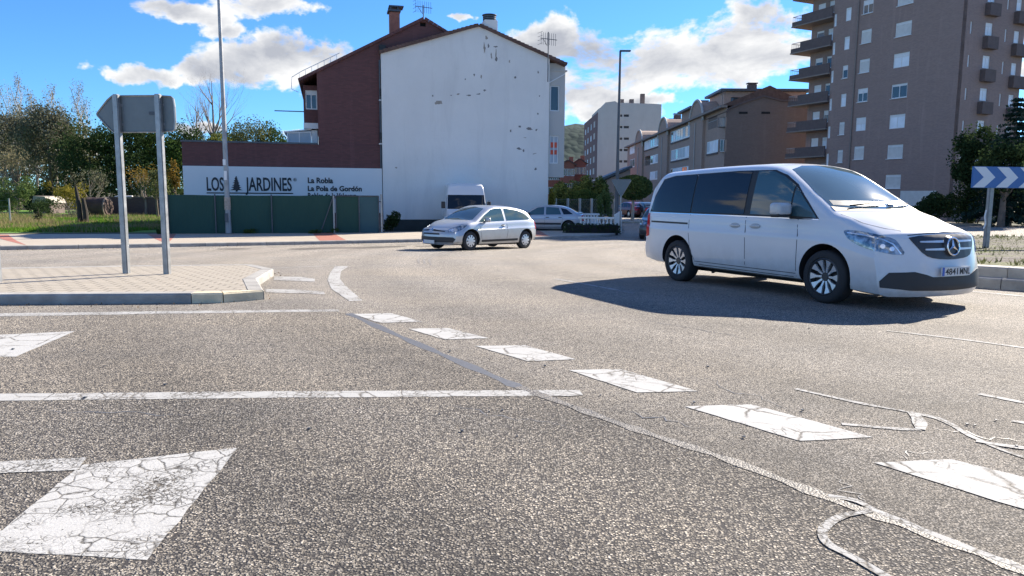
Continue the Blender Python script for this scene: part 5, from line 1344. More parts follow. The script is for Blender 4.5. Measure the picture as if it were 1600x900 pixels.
cb_.patch('upper_grille', [(-.38, .50), (.38, .50), (.36, .55), (-.36, .55)], M_trim, c4, 'F', off=.006, res=.04)
cb_.patch('air_intake', [(-.74, .27), (.74, .27), (.80, .37), (.74, .43), (.5, .435), (-.5, .435), (-.74, .43), (-.80, .37)], M_trim, c4, 'F', off=.006, res=.05)
pc_, pn = cb_.hit('F', 0, .3); pl_ = MB().box(-.26, .26, -.008, .008, -.055, .055).build('number_plate', M_plate, c4, bevel=.004); pl_.location = (pc_.x+.03, 0, .275); pl_.rotation_euler = (0, 0, rad(90))
MB().box(-.25, -.215, -.0105, 0, -.05, .05).build('blue_band', M_pblue, pl_)
MB().box(-1.1, 1.1, -.6, .6, .16, .2).build('underfloor', M_arch, c4)
MB().tube([(-.1, 0, 1.45), (-.35, 0, 1.62)], .008, 5).build('aerial', M_trim, c4)
# driver silhouette behind the glass is not modelled: the glass is dark

# ------------------------------------------------------------------ grey five-door hatchback parked behind
wr_ = Vector(G(888, 364.5)); dirv = Vector((-.985, .17)).normalized()
ph = car_root('parked_hatchback', '', wr_+dirv*2.55, wr_, 1, 2.55, .78)
tag(ph, 'older silver grey five-door hatchback parked between the white gable and the balustrade', 'car')
pph = dict(xr=-2.08, xf=2.15, tumble=.30, tumble2=.1, rr=.11, rwx=1.5, crown=.06, lf=1.0, lr=.6, pf=.35, pwf=2.4, pr=.18, pwr=3,
    top=[(-2.08, .93), (-2.0, .99), (-1.75, 1.05), (-1.3, 1.27), (-.85, 1.385), (-.3, 1.42), (.15, 1.40), (.45, 1.32), (.8, 1.13), (1.1, .965), (1.3, .93), (1.8, .85), (2.15, .68)],
    belt=[(-2.08, .88), (0, .90), (1.1, .85), (2.15, .6)], wid=[(-2.08, .80), (-1.6, .85), (1.5, .85), (2.15, .78)], bot=[(-2.08, .30), (-1.5, .20), (1.8, .18), (2.15, .2)],
    nose=[(.18, -.04), (.3, 0), (.5, -.01), (.7, -.1)], tail=[(.3, .03), (.45, 0), (.8, .04), (.95, .08)])
hw = [('rear_quarter_window', [(-1.50, .97), (-1.02, .95), (-.86, 1.27), (-1.16, 1.21)], M_tint), ('side_window', [(-.90, .95), (-.12, .935), (-.12, 1.32), (-.76, 1.29)], M_side), ('side_window', [(-.02, .935), (.92, .91), (.62, 1.12), (.32, 1.285), (-.02, 1.32)], M_side)]
hb = hatch(ph, M_silver2, pph, hw, rw=.305, ax=(1.275, -1.275), track=.73)
for md_ in ('L', 'R'):
    for p_ in ([(-.07, .92), (-.07, .3)], [(-.95, .93), (-1.0, .65), (-.85, .4)], [(.98, .87), (.95, .3)], [(-.85, .29), (.95, .27)]): hb.line(p_, ph, .012, md_)
    hb.patch('rub_strip', [(-.9, .43), (.85, .43), (.85, .53), (-.9, .53)], M_trim, ph, md_, off=.008, res=.08)
    for hx in (-.2, -.85): h, n_ = hb.hit(md_, hx, .80); rbox('door_handle', M_trim, ph, h+n_*.012, (.17, .03, .035), .01)
    hb.patch('tail_light', [(-2.05, .62), (-1.92, .62), (-1.90, .92), (-2.05, .92)], M_redl, ph, md_, off=.006, res=.04)
    hb.patch('bumper', [(-2.2, .30), (-1.72, .30), (-1.70, .54), (-2.2, .54)], M_dalloy, ph, md_, off=.012, res=.05)
    h, n_ = hb.hit(md_, .75, .92); sg = 1 if md_ == 'L' else -1; rbox('door_mirror', M_trim, ph, (h.x, h.y+sg*.1, .97), (.12, .2, .13), .04)
hb.patch('windscreen', [(-.62, .98), (.62, .98), (.48, 1.32), (-.48, 1.32)], M_ws, ph, 'F', off=.005, res=.08)
hb.patch('rear_window', [(-.55, 1.05), (.55, 1.05), (.48, 1.30), (-.48, 1.30)], M_tint, ph, 'B', off=.005, res=.08)
hb.patch('rear_lip', [(-.5, .99), (.5, .99), (.5, 1.03), (-.5, 1.03)], M_silver2, ph, 'B', off=.05, res=.06)
MB().box(-1.1, 1.1, -.6, .6, .16, .2).build('underfloor', M_arch, ph)
# ------------------------------------------------------------------ high-roof white panel van facing us
pv = bpy.data.objects.new('panel_van', None); COL.objects.link(pv); p = AT(722, 330, 37.2)
pv.location = (p.x, 38.8, gz(38)); pv.rotation_euler = (0, 0, rad(-82))
tag(pv, 'white high-roof panel van parked nose outwards against the gable, half hidden by the hatchback', 'van')
vv = Body(dict(xr=-2.5, xf=2.4, tumble=.06, tumble2=.03, rr=.12, rwx=1.2, crown=.05, lf=1.1, lr=.4, pf=.30, pwf=2.6, pr=.05, pwr=5,
    top=[(-2.5, 2.42), (-2.2, 2.48), (0, 2.52), (.8, 2.49), (1.08, 2.38), (1.22, 2.1), (1.32, 1.85), (1.55, 1.45), (1.72, 1.22), (2.1, 1.05), (2.4, .85)],
    belt=[(-2.5, 1.3), (1.2, 1.15), (1.6, 1.05), (2.4, .75)], wid=[(-2.5, 1.03), (1.6, 1.04), (2.4, .98)], bot=[(-2.5, .3), (2.4, .2)],
    nose=[(.2, -.03), (.4, 0), (.85, -.12)], tail=[(.3, 0), (2.5, .1)]))
o = bpy.data.objects.new('body', vv.mesh(M_vpaint, (.40, (1.5, -1.5), .34, 1.04))); COL.objects.link(o); o.parent = pv
for x in (1.5, -1.5):
    for y in (-.90, .90): wheel(pv, x, y, .34, .22, 'cover')
vv.patch('windscreen', [(-.96, 1.20), (.96, 1.20), (.92, 1.90), (-.92, 1.90)], M_tint, pv, 'F', off=.006, res=.08)
vv.patch('grille', [(-.6, .62), (.6, .62), (.55, .82), (-.55, .82)], M_trim, pv, 'F', off=.006, res=.06)
for md_ in ('L', 'R'):
    vv.patch('side_window', [(.55, 1.2), (1.45, 1.2), (1.2, 1.75), (.55, 1.8)], M_tint, pv, md_, off=.005, res=.08)
    h, n_ = vv.hit(md_, 1.35, 1.25); sg = 1 if md_ == 'L' else -1; rbox('door_mirror', M_trim, pv, (h.x, h.y+sg*.16, 1.40), (.12, .2, .34), .04); vv.line([(.5, .3), (.5, 1.9)], pv, .012, md_)
    a = rad(35); dv = Vector((-math.cos(a), -sg*math.sin(a), 0)); uu = Vector((math.sin(a), -sg*math.cos(a), 0)); oo = Vector((2.1, sg*.8, 0))-dv*2
    vv.patch('headlight', [(-.2, .70), (.15, .68), (.15, .85), (-.2, .92)], M_head, pv, off=.006, res=.04, o=oo, u=uu, d=dv)
# ------------------------------------------------------------------ dark car behind the big van, and cars parked far down the street
def plain_car(name, loc, hd, paint, label, group=None):
    rt = bpy.data.objects.new(name, None); COL.objects.link(rt); rt.location = loc; rt.rotation_euler = (0, 0, hd); tag(rt, label, 'car', group)
    b = hatch(rt, paint, pph, [(n_, q, M_tint) for n_, q, _ in hw], rw=.305, ax=(1.275, -1.275), track=.73)
    b.patch('windscreen', [(-.62, .98), (.62, .98), (.48, 1.32), (-.48, 1.32)], M_ws, rt, 'F', off=.005, res=.09)
    b.patch('rear_window', [(-.55, 1.05), (.55, 1.05), (.48, 1.30), (-.48, 1.30)], M_tint, rt, 'B', off=.005, res=.09)
    b.patch('grille', [(-.45, .5), (.45, .5), (.45, .62), (-.45, .62)], M_trim, rt, 'F', off=.006, res=.06)
    b.patch('bumper', [(-.75, .25), (.75, .25), (.75, .42), (-.75, .42)], M_trim, rt, 'F', off=.008, res=.06)
    pl = MB().box(-.26, .26, -.008, .008, -.055, .055).build('number_plate', M_plate, rt); pl.location = (b.hit('F', 0, .4)[0].x+.03, 0, .4); pl.rotation_euler = (0, 0, rad(90))
    for md_ in ('L', 'R'):
        b.patch('tail_light', [(-2.05, .62), (-1.92, .62), (-1.90, .92), (-2.05, .92)], M_redl, rt, md_, off=.006, res=.05)
        sg = 1 if md_ == 'L' else -1; a = rad(40); dv = Vector((-math.cos(a), -sg*math.sin(a), 0)); uu = Vector((math.sin(a), -sg*math.cos(a), 0)); oo = Vector((1.9, sg*.7, 0))-dv*2
        b.patch('headlight', [(-.22, .66), (.18, .62), (.18, .74), (-.2, .82)], M_head, rt, off=.006, res=.04, o=oo, u=uu, d=dv)
    return rt
dc = G(1003, 375); plain_car('dark_car', (dc[0]+1.25, dc[1]+1.9, gz(dc[1]+2)), rad(-108), M_dkpaint, 'dark green car waiting at the side street just past the tail of the white van')
first = None
for i, (px, py, Y, hd, mt, lb) in enumerate([(984, 335, 70, 200, M_dkred, 'dark red car parked far down the side street, leftmost of its row'), (997, 333, 71, 196, M_dkblue, 'dark blue car parked far down the side street beside the dark red one'),
                                             (1009, 335, 69, 190, M_dkpaint, 'dark car parked far down the side street, nearest to the big white van')]):
    p = AT(px, py, Y); plain_car('parked_car', (p.x, Y, gz(Y)), rad(hd-90), mt, lb, 'cars parked far down the side street')
# ================================================================== street furniture
# direction sign seen from behind, on the paved island
g1, g2 = Vector(G(198, 427, .12)), Vector(G(261.5, 428, .12))
dxy = (g2-g1); ang = math.atan2(dxy.y, dxy.x); L = dxy.length; z0 = gz(g1.y)+.12
sg_ = thing('direction_sign', 'grey back of an arrow-shaped road sign on two square steel posts, on the traffic island', 'road sign', (g1.x, g1.y, z0), ang)
def loc(px, py):   # into the sign's plane
    o = Vector((g1.x, g1.y, z0)); uy = Vector((-math.sin(ang), math.cos(ang), 0)); ux = Vector((math.cos(ang), math.sin(ang), 0)); r_ = ray(px, py); c = Vector((0, 0, H)); k = (o-c).dot(uy)/r_.dot(uy); p = c+r_*k-o
    return (p.dot(ux), p.z)
t1 = loc(188, 151); t2 = loc(253, 149.5)
zt_ = (t1[1]+t2[1])/2+.01; zl = (loc(200, 206)[1]+loc(250, 206)[1])/2; xr_ = loc(270.5, 175)[0]; xt = loc(148.5, 180)[0]; xs = loc(170, 152)[0]; zm = (zt_+zl)/2
pn_ = smooth_poly([(xt, zm), (xt+.02, zm-.03), (xs, zl), (xs+.1, zl), (xr_-.06, zl), (xr_, zl+.06), (xr_, zt_-.06), (xr_-.06, zt_), (xs+.1, zt_), (xs, zt_), (xt+.02, zm+.03)], 1)
M_sback = simple('sign_back_grey', (.16, .185, .195), .5, metal=.3, vary=.1, scale=4)
mb = MB().prism(pn_, .045, .085); pan = mb.build('panel', M_sback, sg_)
inn = [(x, z) for x, z in pn_]
rim_ = MB(); rim_.tube([(x, .04, z) for x, z in pn_]+[(pn_[0][0], .04, pn_[0][1])], .013, 5); rim_.build('panel_rim', M_metal, pan)
for xx in (0, L):
    MB().box(xx-.046, xx+.046, -.046, .043, -.05, zt_+.02).build('post', M_metal, sg_, bevel=.012)
MB().box(loc(230, 170)[0], L-.05, .036, .046, loc(230, 179)[1], loc(230, 174)[1]).build('sticker', M_dmetal, pan)
MB().box(xs+.02, xs+.12, .036, .046, zm+.0, zm+.05).build('sticker', M_dmetal, pan)
for xx in (0, L):
    MB().box(xx-.065, xx+.065, .038, .047, zl+.10, zl+.14).build('clamp', M_metal, sg_); MB().box(xx-.065, xx+.065, .038, .047, zt_-.16, zt_-.12).build('clamp', M_metal, sg_)
# short post at the left edge of the picture
p = G(0, 441, .12); q = thing('steel_post', 'short grey steel post at the left end of the paved traffic island', 'post', (p[0]-.035, p[1], gz(p[1])+.12), ang)
MB().box(-.046, .046, -.046, .046, -.05, AT(0, 385, p[1]).z-gz(p[1])-.12).build('post_shaft', M_metal, q, bevel=.01); MB().box(-.05, .05, -.05, .05, AT(0, 385, p[1]).z-gz(p[1])-.12, AT(0, 385, p[1]).z-gz(p[1])-.11).build('post_cap', M_dmetal, q)
# left lamp post
p = Vector(G(357.5, 369)); lp = thing('lamp_post', 'tall tapering grey steel lamp post standing on the pavement before the garden centre sign', 'lamp post', (p.x, p.y, gz(p.y)+.12), 0)
tp_ = AT(339, 0, p.y); hgt_ = 11.5; kx = 0
MB().tube([(0, 0, 0), (0, 0, 1.0), (0, 0, hgt_)], [.14, .115, .06], 16).build('pole', simple('lamp_post_paint', (.30, .31, .32), .5, metal=.3, vary=.25, scale=3), lp, smooth=True)
MB().box(-.26, .26, -.26, .26, -.02, .02).build('base_plate', M_dmetal, lp, bevel=.01); MB().box(-.07, .07, -.19, -.14, .5, .9).build('hatch', M_dmetal, lp)
MB().tube([(0, 0, 1.05), (0, 0, 1.6)], [.134, .130], 16, cap=False).build('rust_band', simple('worn_band', (.40, .33, .27), .8, vary=.3, scale=12), lp)
MB().box(-.05, .07, -.135, -.11, 2.35, 2.75).build('sticker', M_wframe, lp); MB().box(-.08, .04, -.13, -.10, 3.0, 3.25).build('sticker', M_wframe, lp)
mb = MB(); mb.tube([(0, 0, hgt_), (.8, 0, hgt_+.3), (1.6, 0, hgt_+.35)], [.06, .05, .04], 10); mb.build('arm', M_dmetal, lp); MB().box(1.5, 2.3, -.15, .15, hgt_+.28, hgt_+.42).build('lantern', M_dmetal, lp, bevel=.04)
# slim lamp on the right
p = Vector(G(962.5, 366.5)); lp2 = thing('street_lamp', 'slim dark street lamp with a small flat head, beside the white gate pillar', 'street lamp', (p.x, p.y, gz(p.y)+.1), 0)
ht = AT(968, 80, p.y).z-gz(p.y)-.1
MB().tube([(0, 0, 0), (0, 0, 1), (0, 0, ht)], [.10, .095, .05], 12).build('pole', M_dmetal, lp2, smooth=True)
MB().box(-.04, .50, -.09, .09, ht-.02, ht+.05).build('lamp_head', M_dmetal, lp2, bevel=.02); MB().box(-.16, .16, -.16, .16, -.02, .02).build('base_plate', M_dmetal, lp2)
# yield sign from behind
ys_ = p+Vector((.12, -.5)); yt_ = thing('yield_sign', 'grey back of a triangular sign pointing down, in front of the slim street lamp', 'road sign', (ys_.x, ys_.y, gz(ys_.y)+.1), rad(4))
za = AT(965, 280.5, ys_.y).z-gz(ys_.y)-.1; zb_ = za-.80; w = .47
tri_ = [(-w+.04, za), (w-.04, za), (w, za-.05), (.03, zb_), (-.03, zb_), (-w, za-.05)]
MB().prism(tri_, -.07, -.045).build('panel', M_sback, yt_); MB().tube([(0, 0, 0), (0, 0, za-.1)], .038, 10).build('post', M_metal, yt_, smooth=True)
MB().tube([(x, -.07, z) for x, z in tri_+tri_[:1]], .012, 5).build('panel_rim', M_metal, yt_)
for z in (za-.2, za-.5): MB().box(-.07, .07, -.045, .045, z-.02, z+.02).build('clamp', M_metal, yt_)
# blue and white chevron board
def GI(px, py):
    d = ray(px, py); z = 0
    for i in range(60): t_ = (z+.36-H)/d.z; Y = d.y*t_; z = z*.5+gz(Y)*.5
    return Vector((d.x*t_, Y))
p = GI(1540, 388); cz_ = gz(p.y)+.34
ca = rad(10); cv = thing('chevron_sign', 'wide blue board with white chevrons pointing right, on steel posts in the gravel island', 'road sign', (p.x, p.y, cz_), ca)
def lc(px, py):
    o = Vector((p.x, p.y, cz_)); uy = Vector((-math.sin(ca), math.cos(ca), 0)); ux = Vector((math.cos(ca), math.sin(ca), 0)); r_ = ray(px, py); c = Vector((0, 0, H)); k = (o-c).dot(uy)/r_.dot(uy); v = c+r_*k-o
    return (v.dot(ux), v.z)
x0, z1_ = lc(1516.5, 260); _, z0_ = lc(1517, 293.5); hC = z1_-z0_; per = lc(1553, 275)[0]-lc(1517, 275)[0]; nC = 7
x1 = x0+per*nC
M_cblue = simple('sign_blue', (.045, .145, .38), .4, vary=.05); M_cwhite = simple('sign_white_film', (.72, .72, .75), .4, vary=.03)
pan = MB().box(x0, x1, -.09, -.05, z0_, z1_).build('panel', M_cblue, cv, bevel=.008)
for k in range(nC):
    a = x0+per*k+per*.03; dd_ = per*.45; ww = per*.50
    MB().prism([(a, z1_-.012), (a+ww, z1_-.012), (min(a+ww+dd_, x1-.01), (z0_+z1_)/2), (a+ww, z0_+.012), (a, z0_+.012), (a+dd_, (z0_+z1_)/2)], -.094, -.0895).build('chevron', M_cwhite, pan)
pxs = [0, (x1-x0)*.62]
for x in pxs: MB().box(x-.06, x+.06, -.05, .05, -.1, z1_-.02).build('post', M_metal, cv, bevel=.012)
MB().tube([(-.09, -.02, .95), (-.12, -.02, .8), (-.09, -.03, .62), (-.13, -.03, .5)], .018, 6).build('cable_tie', M_wframe, cv)
# white balustrades and pillar
prof = [(.045, 0), (.045, .05), (.03, .07), (.05, .14), (.068, .22), (.06, .30), (.032, .40), (.026, .44), (.045, .47), (.045, .52)]
def balustrade(pa, pb, h, label, n, base=.12):
    pa = Vector(pa); pb = Vector(pb); d = pb-pa; b = thing('balustrade', label, 'balustrade', (pa.x, pa.y, gz((pa.y+pb.y)/2)+.1), math.atan2(d.y, d.x), 'white balustrades at the street corner'); Lb = d.length
    MB().box(-.05, Lb+.05, -.10, .10, h-.09, h).build('rail', M_wpaint, b, bevel=.015); MB().box(-.05, Lb+.05, -.12, .12, 0, base).build('base', M_wpaint, b)
    for i in range(n): MB().lathe([(r_*1.15, base+z/.52*(h-.09-base)) for r_, z in prof], 12, origin=(Lb*(i+.5)/n, 0, 0)).build('baluster', M_wpaint, b, smooth=True)
pf_ = G(905, 364); pe = G(957, 364)
balustrade((AT(905, 340, 36.6).x, 36.6), (AT(958, 340, 36.2).x, 36.2), AT(930, 339, 36.4).z-gz(36.4)-.1, 'white balustrade along the pavement edge, its lower rail running up to the gate pillar', 9)
balustrade((AT(903, 340, 39.2).x, 39.2), (AT(935, 340, 39.2).x, 39.2), AT(915, 333.5, 39.2).z-gz(39.2)-.1, 'shorter white balustrade standing behind the first and showing its rail above it', 7)
pp = AT(965.5, 340, 36.4); b = thing('gate_pillar', 'squat white painted gate pillar with a rounded top, at the end of the balustrade', 'pillar', (pp.x, 36.4, gz(36.4)+.1), 0)
hp_ = AT(965, 330, 36.4).z-gz(36.4)-.1
MB().box(-.17, .17, -.17, .17, 0, hp_-.25).build('pillar_shaft', M_wpaint, b, bevel=.01)
MB().prism([(-.17, hp_-.248), (.17, hp_-.248), (.17, hp_), (.06, hp_-.02), (-.10, hp_-.10), (-.17, hp_-.16)], -.17, .17).build('pillar_cap', M_wpaint, b, bevel=.01)
# chain-link fence with concrete posts behind the balustrade
fa = AT(868, 320, 44); fb = AT(960, 320, 46)
fn = thing('wire_fence', 'wire fence on thin concrete posts before the dark hedge behind the parked hatchback', 'fence', (fa.x, 44, gz(44)), math.atan2(2, fb.x-fa.x)); Lf = math.hypot(fb.x-fa.x, 2)
m, t = new_mat('fence_wire'); co = t.coord(); sp = t.node('ShaderNodeSeparateXYZ', i_0=co)
out(t, t.prin((.22, .23, .23), .6, .5)); M_wire = m
hf = AT(878, 310, 44).z-gz(44)
for i in range(6): MB().box(Lf*i/5-.06, Lf*i/5+.06, -.06, .06, 0, hf).build('post', M_concr, fn)
mb = MB()
for i in range(int(Lf/.12)): mb.bar((i*.12, 0, .1), (min(i*.12+.9, Lf), 0, hf-.05), .006); mb.bar((min(i*.12+.9, Lf), 0, .1), (i*.12, 0, hf-.05), .006)
for z in (.1, hf/2, hf-.05): mb.bar((0, 0, z), (Lf, 0, z), .012)
mb.build('mesh', M_wire, fn)
# fence post and wires on the lawn
p = G(17, 352); fp = thing('wire_fence', 'thin grey fence post with slack wires at the left end of the lawn', 'fence', (p[0], p[1], gz(p[1])+.09), rad(8)); hz_ = AT(15.5, 310, p[1]).z-gz(p[1])-.09
MB().tube([(0, 0, -.1), (0, 0, hz_)], .045, 8).build('post', M_metal, fp); MB().tube([(-5, -.2, -.1), (-5, -.2, hz_)], .045, 8).build('post', M_metal, fp)
mb = MB()
for z in (.3, .6, .9, 1.2): mb.tube([(-5, -.2, hz_*z/1.3), (-2.5, -.1, hz_*z/1.3-.05), (0, 0, hz_*z/1.3)], .006, 4)
mb.build('wires', M_wire, fp)

# ================================================================== vegetation
def leaf_mat(name, a, b, trans=.25):
    m, t = new_mat(name); co = t.coord(); g = t.node('ShaderNodeNewGeometry')
    n_ = t.noise(co, .7, 3, .6); c = t.mix(g.outputs['Random Per Island'], a, b); c = t.mix(t.ramp(n_, (.35, 0.0), (.65, .55)), c, tuple(x*.55 for x in a))
    p = t.n.new('ShaderNodeBsdfDiffuse'); t.put(p.inputs[0], c); q = t.n.new('ShaderNodeBsdfTranslucent'); t.put(q.inputs[0], c)
    mx = t.n.new('ShaderNodeMixShader'); mx.inputs[0].default_value = trans; t.l.new(p.outputs[0], mx.inputs[1]); t.l.new(q.outputs[0], mx.inputs[2]); out(t, mx.outputs[0]); return m
L_dark = leaf_mat('dark_leaves', (.034, .058, .024), (.062, .092, .038)); L_mid = leaf_mat('mid_leaves', (.05, .09, .025), (.09, .13, .045)); L_olive = leaf_mat('olive_leaves', (.10, .12, .05), (.16, .165, .075))
L_grey = leaf_mat('grey_green_leaves', (.12, .125, .085), (.19, .185, .13)); L_yel = leaf_mat('yellow_leaves', (.19, .17, .035), (.28, .23, .045)); L_orange = leaf_mat('orange_leaves', (.19, .12, .03), (.25, .17, .045))
L_pale = leaf_mat('pale_dry_leaves', (.22, .20, .12), (.32, .27, .16)); L_hedge = leaf_mat('hedge_leaves', (.08, .12, .04), (.14, .19, .07)); L_ygr = leaf_mat('yellow_green_leaves', (.15, .17, .045), (.22, .22, .06)); L_fir = leaf_mat('fir_needles', (.015, .035, .03), (.03, .055, .045), .1)
M_bark = simple('bark', (.13, .105, .085), .95, vary=.3, scale=3, bump=.8, bscale=12); M_barkp = simple('pale_bark', (.34, .31, .27), .9, vary=.25, scale=4); M_twig = simple('twigs', (.20, .165, .14), .95, vary=.3, scale=1)
def leaves(mb, c, rad_, n, size, rnd, shell=.55, squash=1.0, mi=0):
    """n leaf faces in an uneven ellipsoid"""
    cx, cy, cz = c; rx, ry, rz = rad_
    for _ in range(n):
        while True:
            x, y, z = rnd.uniform(-1, 1), rnd.uniform(-1, 1), rnd.uniform(-1, 1); d = x*x+y*y+z*z
            if d < 1 and d > rnd.random()*shell: break
        p = Vector((cx+x*rx, cy+y*ry, cz+z*rz)); s = size*rnd.uniform(.6, 1.4)
        a = Vector((rnd.gauss(0, 1), rnd.gauss(0, 1), rnd.gauss(0, .7))).normalized(); b = a.orthogonal().normalized(); b.rotate(Matrix.Rotation(rnd.uniform(0, 6.28), 3, a)); c2 = a.cross(b)
        i = len(mb.v); mb.v += [tuple(p-b*s*.5), tuple(p+c2*s*.33), tuple(p+b*s*.5), tuple(p-c2*s*.33)]; mb.f.append((i, i+1, i+2, i+3)); mb.m.append(mi)
def limb(mb, p, d, L, r, rnd, depth, spread=.6, up=.15, tips=None, n=5):
    pts = [p]; rs = [r]; q = Vector(p); dd = Vector(d).normalized(); st = L/4
    for i in range(4):
        dd = (dd+Vector((rnd.gauss(0, .12), rnd.gauss(0, .12), rnd.gauss(0, .08)+up*.3))).normalized(); q = q+dd*st; pts.append(q.copy()); rs.append(r*(1-.2*(i+1)))
    mb.tube(pts, rs, n if depth > 1 else 3, cap=False)
    if tips is not None and depth <= 1: tips.append((pts[-1].copy(), dd.copy())); tips.append((pts[2].copy(), dd.copy()))
    if depth > 0:
        for k in range(rnd.choice((3, 4))):
            j = rnd.choice((2, 3, 4)); e = (dd+Vector((rnd.gauss(0, spread), rnd.gauss(0, spread), rnd.gauss(0, spread*.5)+up))).normalized(); limb(mb, pts[j], e, L*rnd.uniform(.55, .8), rs[j]*.6, rnd, depth-1, spread, up, tips, n)
def tree(label, px, Y, ytop, wpx, lmat, ybase=None, trunk=.25, name='leafy_tree', clumps=22, per=150, leaf=.22, ycrown=None, seed=1, bark=None, group=None, kz=1.0, cat='tree'):
    rnd = random.Random(seed); b = AT(px, 300, Y); zg = gz(Y)+(0 if ybase is None else 0); top = AT(px, ytop, Y).z-zg; R_ = wpx/F*Y
    zc0 = (AT(px, ycrown, Y).z-zg) if ycrown else top*.28
    o = thing(name, label, cat, (b.x, Y, zg), rnd.uniform(0, 6), group); mb = MB(); tips = []
    mb.tube([(0, 0, -.1), (.05, 0, zc0*.6), (.1, .05, (zc0+top)/2)], [trunk, trunk*.8, trunk*.35], 8, cap=False)
    for k in range(6): a = k*1.05+rnd.uniform(-.3, .3); limb(mb, (.05, 0, zc0*rnd.uniform(.7, 1.2)), (math.cos(a), math.sin(a), .9), R_*.7, trunk*.4, rnd, 1, tips=tips)
    mb.build('trunk', bark or M_bark, o)
    cm = MB(); hz = (top-zc0)/2; zc = zc0+hz
    for k in range(clumps):
        while True:
            x, y, z = rnd.uniform(-1, 1), rnd.uniform(-1, 1), rnd.uniform(-1, 1)
            if .15 < x*x+y*y+z*z < .95: break
        f_ = rnd.uniform(.22, .40); sh = 1-.25*max(0, z)
        leaves(cm, (x*R_*.78*sh, y*R_*.78*sh, zc+z*hz*.80), (R_*f_, R_*f_, max(.3, hz*f_*.7*kz)), per, leaf, rnd)
    leaves(cm, (0, 0, zc), (R_*.98, R_*.98, hz*1.0), int(clumps*per*.12), leaf, rnd, shell=.9)
    cm.build('crown', lmat, o, fix=False); return o
def poplar(label, px, Y, ytop, seed, lm=L_pale, nl=500, group=None):
    rnd = random.Random(seed); b = AT(px, 300, Y); top = AT(px, ytop, Y).z-gz(Y); o = thing('bare_poplar', label, 'tree', (b.x, Y, gz(Y)), 0, group); mb = MB(); tips = []
    pts = [(rnd.gauss(0, .08)*i, rnd.gauss(0, .08)*i, top*i/6) for i in range(7)]; mb.tube(pts, [.20, .17, .14, .11, .08, .05, .02], 6, cap=False)
    for k in range(40):
        u = rnd.uniform(.22, .95); z = top*u; a = rnd.uniform(0, 6.28); L = (1-u)*top*.22+.9; limb(mb, (0, 0, z), (math.cos(a)*.42, math.sin(a)*.42, 1.0), L, .035*(1.2-u)+.012, rnd, 1, .25, .5, tips, 4)
    mb.build('trunk', M_barkp, o); cm = MB()
    for k in range(nl):
        p, d = rnd.choice(tips); leaves(cm, p, (.35, .35, .45), 2, .13, rnd)
    cm.build('crown', lm, o, fix=False); return o
def bare(label, px, Y, ytop, wpx, seed, lm=None, nl=0, name='bare_tree', trunk=.2, ysplit=.35, depth=3, group=None):
    rnd = random.Random(seed); b = AT(px, 300, Y); top = AT(px, ytop, Y).z-gz(Y); o = thing(name, label, 'tree', (b.x, Y, gz(Y)), 0, group); mb = MB(); tips = []; R_ = wpx/F*Y
    mb.tube([(0, 0, -.1), (.05, 0, top*ysplit), (0, .05, top*.6), (0, 0, top*.9)], [trunk, trunk*.8, trunk*.45, trunk*.1], 7, cap=False)
    for k in range(11): a = rnd.uniform(0, 6.28); z = top*(ysplit*.8+.45*rnd.random()); limb(mb, (0, 0, z), (math.cos(a)*R_/top*1.8, math.sin(a)*R_/top*1.8, .8), (top-z)*.55, trunk*.36, rnd, depth, .38, .25, tips, 4)
    mb.build('trunk', M_twig, o)
    if lm:
        cm = MB()
        for k in range(nl): p, d = rnd.choice(tips); leaves(cm, p, (.4, .4, .4), 2, .16, rnd)
        cm.build('crown', lm, o, fix=False)
    return o
def bush(label, px, Y, ybase, ytop, wpx, lmat, seed, name='bush', leaf=.12, n=2200, dy=None, group=None, twigs=True, cat='bush', zoff=None):
    rnd = random.Random(seed); b = AT(px, 300, Y); R_ = wpx/F*Y; zg = gz(Y) if zoff is None else zoff; top = AT(px, ytop, Y).z-zg; o = thing(name, label, cat, (b.x, Y, zg), 0, group); cm = MB(); bot = max(0, (AT(px, ybase, Y).z-zg)) if ybase else 0
    for k in range(16):
        x, y, z = rnd.uniform(-.75, .75), rnd.uniform(-.75, .75), rnd.uniform(.2, .85); f_ = rnd.uniform(.25, .45)
        leaves(cm, (x*R_, y*min(R_, dy or R_), bot+z*(top-bot)), (R_*f_, min(R_, dy or R_)*f_, (top-bot)*.24), n//16, leaf, rnd)
    cm.build('foliage', lmat, o, fix=False)
    if twigs:
        mb = MB()
        for k in range(7): a = k*.9; limb(mb, (0, 0, -.05), (math.cos(a)*.5, math.sin(a)*.5, 1), top*.55, .03, rnd, 1, .4, .3, None, 4)
        mb.build('stems', M_bark, o)
    return o
GR = 'trees beyond the lawn'
# poplars and bare trees at the back
for i, (px, yt) in enumerate([(8, 140), (24, 134), (42, 122), (60, 150), (90, 138), (104, 168), (130, 136), (143, 158)]):
    poplar(['bare poplar at the left edge behind the grey-green trees', 'second bare poplar from the left edge, close to the tallest one', 'tallest bare poplar of the left group, with a few pale leaves at its tip', 'short bare poplar just right of the tallest one', 'bare poplar standing alone in the gap left of the road sign',
            'low bare poplar half hidden by the grey-green tree', 'bare poplar with pale leaf tufts whose top shows left of the sign arrow', 'short bare poplar nearest the tip of the sign arrow'][i], px, 92+i % 3*3, yt, 100+i, group='bare poplars at the left')
tree('broad grey-green half bare tree at the far left beneath the poplars', 28, 84, 160, 62, L_grey, seed=2, clumps=60, per=170, leaf=.2)
tree('grey-green tree with a rounded crown between the left poplars and the dark pine', 80, 80, 150, 50, L_grey, seed=3, clumps=60, per=170, leaf=.2)
tree('olive tree crown behind the tip of the sign arrow', 118, 82, 184, 44, L_olive, seed=4, clumps=46, per=160, leaf=.2)
tree('wide dark green pine-like tree behind the left sign post', 145, 74, 172, 62, L_dark, seed=5, clumps=48, per=190, leaf=.2, ycrown=318)
